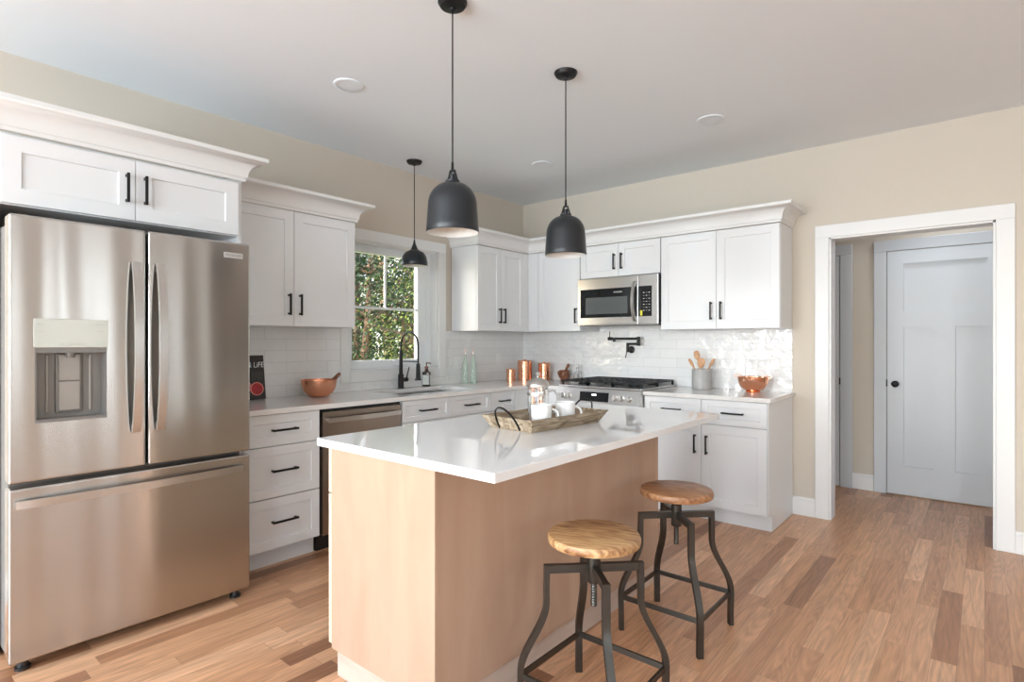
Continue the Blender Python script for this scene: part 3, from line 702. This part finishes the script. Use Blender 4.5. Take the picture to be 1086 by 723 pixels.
# ------------------------------------------------------------------ pieces on the left worktop
# cook book leaning on the tiles
t = thing('cookbook', 'black cookbook with red pomegranates leaning against backsplash beside refrigerator', 'book', (.062, -2.872, .9005), LW)
t.rotation_euler = (math.radians(-8), 0, LW)
bw, bh = .20, .285
bk = MB().box(-bw/2, bw/2, -.022, -.020, 0, bh).box(-bw/2, bw/2, -.002, 0, 0, bh).box(-bw/2, -bw/2+.002, -.02, -.002, 0, bh).build('cover', 'book', t, False)
MB().box(-bw/2+.002, bw/2-.003, -.0199, -.0021, .003, bh-.003).build('pages', 'ink', t, False)
bk_t = text('lettering', '& LiFE', .05, (.045, -.0225, .222), FACE, 'ink', bk, shear=.15, sx=.82)
for x, z, r_ in ((.045, .068, .045), (-.035, .085, .045)):
    pg = MB().lathe([(0, .003), (r_*.86, .003), (r_, .0), (r_, -.001), (0, -.001)], (0, 0, 0), 28)
    for v in pg.b.verts: a, b_, c_ = v.co; v.co = (x+a, -.0215-c_*.8, z+b_)
    pg.build('pomegranate_picture', 'redw', bk)
    pg = MB().lathe([(0, .0045), (r_*.82, .0045), (r_*.84, .002), (0, .002)], (0, 0, 0), 28)
    for v in pg.b.verts: a, b_, c_ = v.co; v.co = (x+a, -.0215-c_*.8, z+b_)
    pc = pg.build('pomegranate_picture', 'red', bk)
    sd = MB(); rr = random.Random(int(x*1000))
    for q in range(26):
        a_ = rr.random()*2*PI; d_ = r_*.74*math.sqrt(rr.random())
        sd.lathe([(0, .0012), (.0038, .0006), (.0042, 0), (0, 0)], (x+d_*math.cos(a_), z+d_*math.sin(a_), 0), 8)
    for v in sd.b.verts: a, b_, c_ = v.co; v.co = (a, -.0215-.0036-c_, b_)
    o_ = sd.build('pomegranate_seeds', 'seedred', bk); o_['kind'] = 'stuff'
for i in range(6):
    xx = .02+i*.013; MB().box(xx, xx+.0008, -.0226, -.0220, .118+.008*(i % 3), .185-.006*(i % 2)).build('print_line', 'greyink', bk, False)
# hammered copper bowl with wooden spoon
t = thing('mixing_bowl', 'wide hammered copper mixing bowl on left worktop near the cookbook', 'bowl', (.19, -2.455, .9005), 0)
def bowl_profile(R, h, foot, th=.0025):
    out = [(0, .0), (foot, .0)] + [(foot+(R-foot)*math.sin(PI/2*i/10), h*(1-math.cos(PI/2*i/10))) for i in range(1, 11)]
    return out + [(R+.004, h+.002), (R+.003, h+.004), (R-th, h+.002)] + [((foot+(R-foot)*math.sin(PI/2*i/10))-th, h*(1-math.cos(PI/2*i/10))+th) for i in range(9, 0, -1)] + [(0, th)]
MB().lathe(bowl_profile(.118, .113, .04), (0, 0, 0), 40).build('bowl', 'copper', t)
MB().tube([(.0, .116, .108), (.0, .135, .116), (.0, .142, .125), (.0, .130, .128), (.0, .118, .122)], .004, 8).build('ring_handle', 'copper', t)
t = thing('wooden_pestle', 'brown wooden stick resting in the wide hammered copper bowl', 'pestle', (.19, -2.40, .9005), 0)
MB().tube([(0, -.02, .055), (.0, .05, .105), (.0, .092, .138), (.0, .108, .150)], [.010, .012, .014, .011], 14).build('stick', 'brown', t)

# green bottles
def green_bottle(label, p):
    t = thing('swing_top_bottle', label, 'bottle', p, 0, 'green glass bottles by the window')
    MB().lathe([(0, 0), (.026, 0), (.029, .004), (.029, .15), (.026, .175), (.013, .215), (.0105, .25), (.013, .262), (.0, .262)], seg=28).build('glass_body', 'greenglass', t)
    MB().lathe([(0, .263), (.010, .263), (.011, .275), (.006, .285), (0, .285)], seg=16).build('stopper', 'white', t)
    MB().tube([(0, -.013, .245), (0, -.017, .27), (0, 0, .30), (0, .017, .27), (0, .013, .245)], .0017, 6).tube([(0, 0, .30), (.005, .004, .31)], .003, 6).build('wire_bail', 'copper', t)
green_bottle('left one of two green glass swing-top bottles beside the window', (.125, -.975, .9005))
green_bottle('right one of two green glass swing-top bottles, nearer the copper canisters', (.165, -.915, .9005))

def canister(label, p, r, h):
    t = thing('copper_canister', label, 'canister', p, 0, 'copper canisters in the corner')
    MB().lathe([(0, 0), (r, 0), (r, h*.84), (r*.97, h*.845), (0, h*.845)], seg=36).build('canister_body', 'copper', t)
    MB().lathe([(0, h*.85), (r*1.03, h*.85), (r*1.03, h*.93), (r*.98, h*.955), (r*.2, h*.965), (r*.18, h), (0, h)], seg=36).build('lid', 'copperw', t)
canister('smallest copper canister with lid, leftmost in the corner', (.235, -.475, .9005), .042, .125)
canister('tallest copper canister with lid, in the middle of the three', (.225, -.250, .9005), .070, .205)
canister('medium copper canister with lid, right of the tallest one', (.375, -.135, .9005), .058, .180)

t = thing('mortar', 'dark brown wooden mortar with side handle left of the range', 'mortar', (.59, -.10, .9005), 0)
MB().lathe([(0, 0), (.038, 0), (.040, .008), (.036, .018), (.052, .04), (.056, .068), (.050, .098), (.046, .104), (.042, .098), (.046, .07), (.036, .04), (0, .03)], seg=28).build('bowl', 'brown', t)
MB().tube([(-.048, 0, .094), (-.070, 0, .088), (-.074, 0, .066), (-.055, 0, .045)], .007, 8).build('handle', 'brown', t)
t = thing('pestle', 'dark brown pestle standing in the wooden mortar', 'pestle', (.59, -.10, .9005), 0)
MB().tube([(-.010, 0, .050), (.02, 0, .11), (.046, 0, .155), (.052, 0, .163)], [.016, .012, .016, .010], 12).build('stick', 'brown', t)
t = thing('glass_decanter', 'clear glass decanter with ball stopper beside the wooden mortar', 'decanter', (.735, -.09, .9005), 0)
MB().lathe([(0, 0), (.038, 0), (.042, .006), (.040, .04), (.030, .075), (.013, .10), (.012, .125), (.017, .13), (.014, .132), (.009, .125), (.010, .10), (.026, .073), (.036, .04), (.037, .01), (0, .008)], seg=28).build('glass_body', 'glass', t)
MB().lathe([(0, .128), (.008, .133), (.015, .150), (.010, .163), (0, .167)], seg=18).build('stopper', 'glass', t)

# ------------------------------------------------------------------ right worktop
t = thing('utensil_crock', 'round grey concrete utensil crock right of the range', 'crock', (1.955, -.165, .9005), 0)
MB().lathe([(0, 0), (.074, 0), (.077, .004), (.077, .155), (.075, .160), (.068, .160), (.067, .02), (0, .02)], seg=40).build('crock_body', 'concrete', t)
def spoon(label, bx_, by_, lx, ly, L, bw_, ang, slotted=False):
    t = thing('wooden_spoon', label, 'spoon', (1.955+bx_, -.165+by_, .925), 0, 'wooden spoons in the grey crock')
    d = Vector((lx, ly, 1)).normalized()
    P0 = Vector((0, 0, 0)); P1 = d*L
    MB().tube([P0, P1], [.005, .0065], 10).build('shaft', 'spoon', t)
    m_ = MB().lathe([(0, -.045), (.012, -.036), (.020, -.015), (.022, .008), (.016, .030), (0, .040)], seg=20)
    n_ = Vector((.36, -.93, .25)); n_ = (n_-d*n_.dot(d)).normalized(); n_ = (Matrix.Rotation(ang, 3, d) @ n_); x_ = n_.cross(d)
    for v in m_.b.verts:
        a_, b_, c_ = v.co; v.co = x_*(a_*bw_/.022)+n_*(b_*.28)+d*c_+P1+d*.03
    m_.build('spoon_bowl', 'spoon', t)
spoon('leftmost wooden spoon in the grey crock, leaning left', .03, -.01, -.62, .0, .185, .015, .4)
spoon('tallest wooden spoon in the grey crock', .01, .02, -.24, .0, .220, .024, .1)
spoon('wooden spoon with the broad round bowl in grey crock, right of the tallest', -.02, -.02, .16, -.10, .160, .031, 0)
spoon('rightmost slim wooden spoon in the grey crock, leaning right', -.03, .02, .52, .1, .180, .014, .5)
t = thing('footed_bowl', 'small shiny copper footed bowl with ring handles near the doorway', 'bowl', (2.345, -.165, .9005), 0)
MB().lathe([(0, 0), (.055, 0), (.057, .003), (.045, .012), (.045, .014)] + [(.045+.064*math.sin(PI/2*i/9), .014+.095*(1-math.cos(PI/2*i/9))) for i in range(1, 10)] + [(.113, .111), (.112, .113), (.107, .110)] + [(.042+.064*math.sin(PI/2*i/9), .018+.093*(1-math.cos(PI/2*i/9))) for i in range(8, 0, -1)] + [(0, .018)], seg=40).build('bowl', 'copperw', t)
for s_ in (-1, 1):
    P = [(s_*.112+s_*.008+.022*math.cos(a)*1.2, -.01+.0*a, .116+.012*math.sin(a)) for a in [2*PI*i/16 for i in range(16)]]
    P = [(x-s_*.012, y, z) for x, y, z in P]
    MB().tube(P, .0022, 6, closed=True).build('ring_handle', 'copperw', t)

# ------------------------------------------------------------------ island
IX0, IX1, IY0, IY1 = 1.735, 2.345, -3.352, -1.765
t = thing('island_cabinet', 'unfinished pale maple kitchen island base on light kick boards', 'island', (0, 0, 0), 0)
MB().box(IX0+.03, IX1-.008, IY0+.018, IY1-.018, .104, TB-.001).build('cabinet_body', 'maple', t, False)
MB().box(IX0+.030, IX1, IY0, IY0+.018, .104, TB-.0005, .001, 1).build('end_panel', 'maple', t, False)
MB().box(IX0+.030, IX1, IY1-.018, IY1, .104, TB-.0005, .001, 1).build('end_panel', 'maple', t, False)
MB().box(IX1-.008, IX1-.003, IY0+.018, IY1-.018, .104, TB-.001).build('back_panel', 'maple', t, False)
n_ = 3
for i in range(n_):
    a = IY0+.004+(IY1-IY0-.008)*i/n_; b_ = IY0+.004+(IY1-IY0-.008)*(i+1)/n_
    m_ = MB().shaker(-b_+.0015, -a-.0015, .118, .69, -.020); m2 = MB().shaker(-b_+.0015, -a-.0015, .695, .862, -.020, rail=.045)
    for q, nm, zc in ((m_, 'door', .6), (m2, 'drawer', .78)):
        for v in q.b.verts: x, y, z = v.co; v.co = (IX0+.021+y, -x, z)
        dd = q.build(nm, 'mapleraw', t, False)
        yc = (a+b_)/2
        if nm == 'drawer': MB().box(IX0-.034, IX0-.024, yc-.07, yc+.07, zc-.006, zc+.006, .002).box(IX0-.026, IX0+.001, yc-.066, yc-.056, zc-.005, zc+.005).box(IX0-.026, IX0+.001, yc+.056, yc+.066, zc-.005, zc+.005).build('handle', 'black', dd)
MB().box(IX0+.045, IX1-.015, IY0+.016, IY0+.030, 0, .094, .001, 1).build('toe_kick', 'kick', t, False)
MB().box(IX1-.030, IX1-.015, IY0+.031, IY1-.02, 0, .094, .001, 1).build('toe_kick', 'kick', t, False)
MB().box(IX0+.075, IX0+.09, IY0+.031, IY1-.02, 0, .094).build('toe_kick', 'kick', t, False)
MB().box(IX0+.095, IX1-.035, IY0+.035, IY1-.03, .0, .1035).build('plinth', 'gap', t, False)
tag(MB().box(1.69, 2.615, -3.37, -1.612, .870, .900, .003).build('island_countertop', 'quartz', None), 'glossy white quartz island worktop under the serving tray', 'countertop')

# ------------------------------------------------------------------ tray with coffee things
N0, L0, R0 = Vector((2.262, -2.748)), Vector((2.026, -2.735)), Vector((2.300, -2.291))
ta = math.atan2(R0.y-N0.y, R0.x-N0.x)-PI/2       # length axis
tcx, tcy = ((L0+R0)/2)
tw, tl_ = .236, .456
t = thing('serving_tray', 'weathered grey-brown wooden tray with iron handles on the island', 'tray', (tcx, tcy, .9005), ta)
m_ = MB(); e, hh, th = .034, .056, .012
bt = m_.box(-tw/2, tw/2, -tl_/2, tl_/2, 0, .010).build('tray_base', 'tray', t, False)
def wall_(side):
    q = MB()
    a, b_ = (tw/2, tl_/2)
    if side in ('l', 'r'):
        s = 1 if side == 'r' else -1
        V = [(s*a, -b_, 0), (s*a, b_, 0), (s*(a+e), b_+e, hh), (s*(a+e), -b_-e, hh), (s*(a-th), -b_+th, 0), (s*(a-th), b_-th, 0), (s*(a+e-th), b_+e-th, hh), (s*(a+e-th), -b_-e+th, hh)]
    else:
        s = 1 if side == 'f' else -1
        V = [(-a, s*b_, 0), (a, s*b_, 0), (a+e, s*(b_+e), hh), (-a-e, s*(b_+e), hh), (-a+th, s*(b_-th), 0), (a-th, s*(b_-th), 0), (a+e-th, s*(b_+e-th), hh), (-a-e+th, s*(b_+e-th), hh)]
    v = [q.b.verts.new(p) for p in V]
    for f in ((0, 1, 2, 3), (7, 6, 5, 4), (0, 4, 5, 1), (3, 2, 6, 7), (1, 5, 6, 2), (0, 3, 7, 4)): q.b.faces.new([v[i] for i in f])
    q.build('tray_side', 'tray', t, False)
for s in 'lrfn': wall_(s)
for s in (-1, 1):
    y0_ = s*(tl_/2+.012); 
    P = []
    for i in range(21):
        a = PI*i/20; zz = .006+.094*math.sin(a)**.8; P.append((.060*math.cos(a), s*(tl_/2+.004+.607*zz), zz))
    MB().tube(P, 0, flat=(.0035, .0022), up=(0, s*.855, -.52)).build('handle', 'black', t)
def on_tray(u, v): # local tray coords to world
    c_, s_ = math.cos(ta), math.sin(ta); return (tcx+u*c_-v*s_, tcy+u*s_+v*c_, .911)
def mug(label, u, v, rot):
    t = thing('coffee_mug', label, 'mug', on_tray(u, v), rot, 'white mugs on the tray')
    MB().lathe([(0, 0), (.038, 0), (.043, .004), (.0455, .088), (.0455, .091), (.043, .092), (.041, .088), (.039, .008), (0, .006)], seg=36).build('cup', 'white', t)
    P = [(.043+.030*math.sin(a), 0, .044+.027*math.cos(a)) for a in [PI*i/14 for i in range(15)]]
    P = [(.040, 0, .072)] + P + [(.040, 0, .016)]
    MB().tube(P, .0052, 10).build('handle', 'white', t)
mug('left white coffee mug on the tray, in front of the french press', .058, -.100, .75)
mug('right white coffee mug on the tray, nearer the range', .060, .058, .75)
t = thing('french_press', 'glass and chrome french press behind the white mugs on tray', 'coffee press', on_tray(-.058, .006), .75)
MB().lathe([(0, .006), (.045, .006), (.047, .010), (.047, .160), (.0445, .160), (.0445, .012), (0, .010)], seg=36).build('glass_beaker', 'glass', t)
f_ = MB().lathe([(.0475, .0), (.052, 0), (.052, .010), (.0475, .010)], seg=36).lathe([(.0475, .118), (.0505, .118), (.0505, .130), (.0475, .130)], seg=36).lathe([(0, 0), (.0475, 0), (.0475, .004), (0, .004)], seg=36)
for i in range(4):
    a = PI/4+i*PI/2; f_.box(.049*math.cos(a)-.004, .049*math.cos(a)+.004, .049*math.sin(a)-.004, .049*math.sin(a)+.004, 0, .145)
f_.build('metal_frame', 'steel2', t)
MB().lathe([(0, .158), (.052, .158), (.053, .164), (.050, .172), (.040, .186), (.022, .195), (.006, .198), (0, .198)], seg=36).build('lid', 'steel2', t)
MB().lathe([(0, .196), (.003, .196), (.003, .205), (.010, .208), (.012, .216), (.008, .224), (0, .226)], seg=18).build('plunger_knob', 'steel2', t)
MB().cyl((0, 0, .02), (0, 0, .197), .0022, seg=8).lathe([(0, .060), (.042, .060), (.042, .064), (0, .064)], seg=30).build('plunger', 'steel2', t)
MB().tube([(.050, 0, .135), (.075, 0, .138), (.090, 0, .115), (.088, 0, .06), (.074, 0, .035), (.052, 0, .03)], .0048, 10).build('handle', 'steel2', t)

# ------------------------------------------------------------------ stools
def stool(label, p, seatmat, rot):
    t = thing('bar_stool', label, 'stool', p, 0, 'round wooden stools at the island')
    R = .158
    s_ = MB().lathe([(0, .586), (R-.012, .586), (R-.002, .590), (R, .598), (R, .608), (R-.004, .617), (R-.012, .620), (0, .621)], seg=56).build('seat', seatmat, t)
    s_.rotation_euler = (0, 0, rot)
    MB().lathe([(0, .580), (.055, .580), (.055, .5858), (0, .5858)], seg=24).build('seat_plate', 'gun', t)
    P = []
    MB().lathe([(0, .37)] + [(.0115 if i % 2 else .0098, .37+i*.0045) for i in range(47)] + [(0, .58)], seg=14).build('screw_spindle', 'gun', t)
    MB().lathe([(.0122, .452), (.021, .452), (.023, .456), (.023, .546), (.020, .55), (.0122, .55)], seg=24).build('hub', 'gun', t)
    h0, h1 = .115, .178
    for sx in (-1, 1):
        for sy in (-1, 1):
            d = Vector((sx, sy, 0)).normalized(); side = Vector((-d.y, d.x, 0)); q2 = math.sqrt(2)
            MB().tube([d*.020+Vector((0, 0, .502)), d*(h0*q2+.010)+Vector((0, 0, .502))], 0, flat=(.0135, .010), up=(0, 0, 1)).cyl(tuple(d*.09+side*.0095+Vector((0, 0, .502))), tuple(d*.09+side*.012+Vector((0, 0, .502))), .005, seg=8).build('arm', 'gun', t)
            pts = [(h0, .514), (h0, .50), (h0+.001, .44), (h0+.001, .39)]
            for i in range(1, 15):
                u = i/14; sm = u*u*(3-2*u); pts.append((h0+.001+(h1-h0)*sm, .39-.235*u))
            pts += [(h1+.001, .13), (h1, .06), (h1, .0)]
            MB().tube([(sx*a, sy*a, z) for a, z in pts], 0, flat=(.0125, .0095), up=tuple(side)).build('leg', 'gun', t)
    for a, b_ in (((-1, -1), (1, -1)), ((1, -1), (1, 1)), ((1, 1), (-1, 1)), ((-1, 1), (-1, -1))):
        A = Vector((a[0]*(h1), a[1]*(h1), .145)); B = Vector((b_[0]*(h1), b_[1]*(h1), .145)); dd = (B-A).normalized()
        MB().tube([A+dd*.008, B-dd*.008], 0, flat=(.010, .0045), up=(0, 0, 1)).build('foot_rail', 'gun', t)
    return t
stool('nearer bar stool, with the paler yellowish wooden seat', (2.650, -2.900, 0), 'seat_a', .35)
stool('farther bar stool, with the darker brown wooden seat', (2.618, -2.155, 0), 'seat_b', .2)

# ------------------------------------------------------------------ pendants
def pendant(label, x, y, zr, dome):
    t = thing('pendant_lamp', label, 'lamp', (x, y, 0), 0, 'black pendant lamps' if dome else None)
    MB().lathe([(0, H-.0005), (.061, H-.0005), (.061, H-.006), (.052, H-.020), (.012, H-.028), (.010, H-.036), (0, H-.036)], seg=32).build('ceiling_canopy', 'black', t)
    if dome:
        R, hh = .110, .208; zt_ = zr+hh
        prof = [(R*.98, zr), (R, zr+.004)]
        for i in range(1, 5): prof.append((R-.008*i/4, zr+.112*i/4))
        for i in range(1, 13):
            a = PI/2*i/12.6; prof.append(((R-.008)*math.cos(a)**.8, zr+.112+(hh-.112)*math.sin(a)))
        prof += [(.0, zt_+.0005)]
        sh = MB().lathe(prof, seg=48).build('shade', 'lamp', t)
        inn = [(R*.98, zr), (R-.004, zr+.004)] + [(R-.004-.008*i/4, zr+.108*i/4) for i in range(1, 5)] + [((R-.012)*math.cos(PI/2*i/12)**.8, zr+.108+(hh-.114)*math.sin(PI/2*i/12)) for i in range(1, 12)] + [(0, zr+hh-.006)]
        MB().lathe(inn, seg=48).build('shade_lining', 'shade_in', t)
        MB().lathe([(0, zt_), (.030, zt_), (.030, zt_+.008), (.012, zt_+.012), (.012, zt_+.035), (0, zt_+.035)], seg=20).build('socket_cap', 'lamp', t)
        MB().tube([(-.027, 0, zt_+.004), (-.010, 0, zt_+.052), (.010, 0, zt_+.052), (.027, 0, zt_+.004)], 0, flat=(.006, .002), up=(0, 1, 0)).build('yoke', 'lamp', t)
        MB().lathe([(.0, zt_+.045), (.007, zt_+.045), (.005, zt_+.085), (0, zt_+.085)], seg=12).build('strain_relief', 'black', t)
        top = zt_+.08
        MB().lathe([(0, zr+.02), (.018, zr+.028), (.029, zr+.055), (.022, zr+.085), (.013, zr+.10), (.013, zr+.15), (0, zr+.15)], seg=24).build('bulb', 'white', t)
    else:
        R = .103; zt_ = zr+.125
        MB().lathe([(R*.97, zr), (R, zr+.006), (R*.995, zr+.03), (R*.90, zr+.075), (R*.70, zr+.105), (R*.42, zr+.120), (.030, zr+.128), (.022, zr+.145), (.010, zr+.175), (.005, zr+.205), (0, zr+.205)], seg=40).build('shade', 'lamp', t)
        MB().lathe([(R*.97, zr), (R*.965, zr+.03), (R*.87, zr+.072), (R*.67, zr+.10), (0, zr+.118)], seg=40).build('shade_lining', 'shade_in', t)
        top = zr+.20
        MB().lathe([(0, zr+.01), (.018, zr+.018), (.028, zr+.045), (.013, zr+.08), (0, zr+.11)], seg=24).build('bulb', 'white', t)
    MB().cyl((0, 0, top), (0, 0, H-.03), .0032, seg=8).build('cord', 'black', t)
pendant('larger-looking black dome pendant above the near end of island', 1.973, -2.915, 1.728, True)
pendant('black dome pendant above the far end of the island', 1.984, -2.102, 1.728, True)
pendant('small black pendant with flared neck hanging over the sink', .25, -1.665, 1.868, False)
# recessed ceiling lights (off)
for label, x, y in (('round recessed ceiling light nearest the refrigerator wall cabinet', .985, -2.755), ('round recessed ceiling light nearest the room corner', .972, -.961), ('round recessed ceiling light toward the doorway side', 2.335, -.993)):
    t = thing('recessed_light', label, 'ceiling light', (x, y, H), 0, 'recessed ceiling lights')
    MB().lathe([(.060, -.0005), (.082, -.0005), (.082, -.004), (.076, -.007), (.060, -.005)], seg=40).build('trim_ring', 'ceiling', t)
    MB().lathe([(0, -.003), (.0595, -.003), (.0595, -.0005), (0, -.0005)], seg=40).build('diffuser', 'ceiling', t)

# ------------------------------------------------------------------ outside
o = MB().box(-40, -.16, -25, 30, -1.0, -.9).build('ground', 'grass', None, False); o['kind'] = 'structure'
def tree(label, name, x, y, h, r, cz, leafm, nleaf, nbr, seed, spread=1., trunk_r=.09, lean=0., zbase=-.9):
    rnd = random.Random(seed)
    t = thing(name, label, 'tree', (x, y, zbase), 0, 'trees outside the window')
    tr = MB(); tips = []
    for i in range(nbr):
        a = 2*PI*i/nbr+rnd.random(); l_ = h*(.75+.25*rnd.random()); P = []; R = []
        out = spread*(.25+.35*rnd.random())*r
        for k in range(9):
            u = k/8
            P.append((math.cos(a)*out*u**1.3+rnd.uniform(-.04, .04), math.sin(a)*out*u**1.3+rnd.uniform(-.04, .04), l_*u)); R.append(trunk_r*(1-.85*u)+.006)
        tr.tube(P, R, 8)
        for k in range(3, 9):
            for q in range(3):
                b0 = Vector(P[k]); aa = rnd.random()*2*PI; ln = r*(.35+.45*rnd.random())
                b1 = b0+Vector((math.cos(aa)*ln*.5, math.sin(aa)*ln*.5, ln*.25)); b2 = b0+Vector((math.cos(aa)*ln, math.sin(aa)*ln, ln*.35))
                tr.tube([b0, b1, b2], [R[k]*.55, R[k]*.35, .004], 5); tips.append(b1); tips.append(b2)
    tr.build('trunk', 'bark', t)
    V, F = [], []
    for i in range(nleaf):
        if rnd.random() < .55:
            c_ = rnd.choice(tips)+Vector([rnd.gauss(0, .18) for _ in range(3)])
        else:
            while True:
                q = Vector([rnd.uniform(-1, 1) for _ in range(3)])
                if q.length < 1: break
            c_ = Vector((q.x*r, q.y*r, cz+q.z*(h-cz*.6)*.62))
        s = rnd.uniform(.013, .032)
        n_ = Vector([rnd.gauss(0, 1) for _ in range(3)]).normalized(); u_ = n_.orthogonal().normalized()*s; v_ = n_.cross(u_).normalized()*s*.6
        b_ = len(V); V += [c_-u_, c_+v_, c_+u_, c_-v_]; F.append((b_, b_+1, b_+2, b_+3))
    me = bpy.data.meshes.new('foliage'); me.from_pydata([tuple(v) for v in V], [], F); me.materials.append(M[leafm])
    f = bpy.data.objects.new('foliage', me); COL.objects.link(f); f.parent = t
tree('dark evergreen tree at the left of the window view', 'evergreen_tree', -3.2, .15, 5.2, 1.5, 3.2, 'leaf', 30000, 3, 1, .8, .07)
tree('multi-stemmed tree with bare brown stems in middle of the window view', 'multi_stem_tree', -2.7, 1.05, 3.6, 1.25, 2.6, 'leaf2', 5000, 6, 2, 1.3, .05)
tree('light green leafy tree at the right of the window view', 'leafy_tree', -3.6, 2.3, 4.6, 1.4, 2.9, 'leaf2', 17000, 4, 3, 1., .06)
tree('tall dark tree standing behind the multi-stemmed one', 'evergreen_tree', -6.5, 3.6, 7.5, 2.8, 4.8, 'leaf', 26000, 4, 4, 1., .14)
tree('yellow-green shrub low behind the trees outside', 'garden_shrub', -5.0, 2.7, 2.4, 1.3, 1.1, 'leaf2', 12000, 5, 5, 1., .03)
t = thing('neighbouring_house', 'pale sided house glimpsed through the trees outside the window', 'house', (-14, 9.5, -.9), .6)
m_ = MB()
for i in range(22): m_.prism([(-4.2, .18*i), (-4.235, .18*i), (-4.2, .18*i+.18)], 'x', -5, 5)
m_.box(-5, 5, -4.2, 4.2, 0, 3.96); m_.build('wall', 'siding', t, False)
MB().prism([(-4.7, 3.97), (4.7, 3.97), (0, 6.2)], 'x', -5.3, 5.3).build('roof', 'concrete', t, False)
for x in (-3, 0, 3): MB().box(x-.5, x+.5, -4.26, -4.2, 1.2, 2.6).build('window', 'darkglass', t, False)
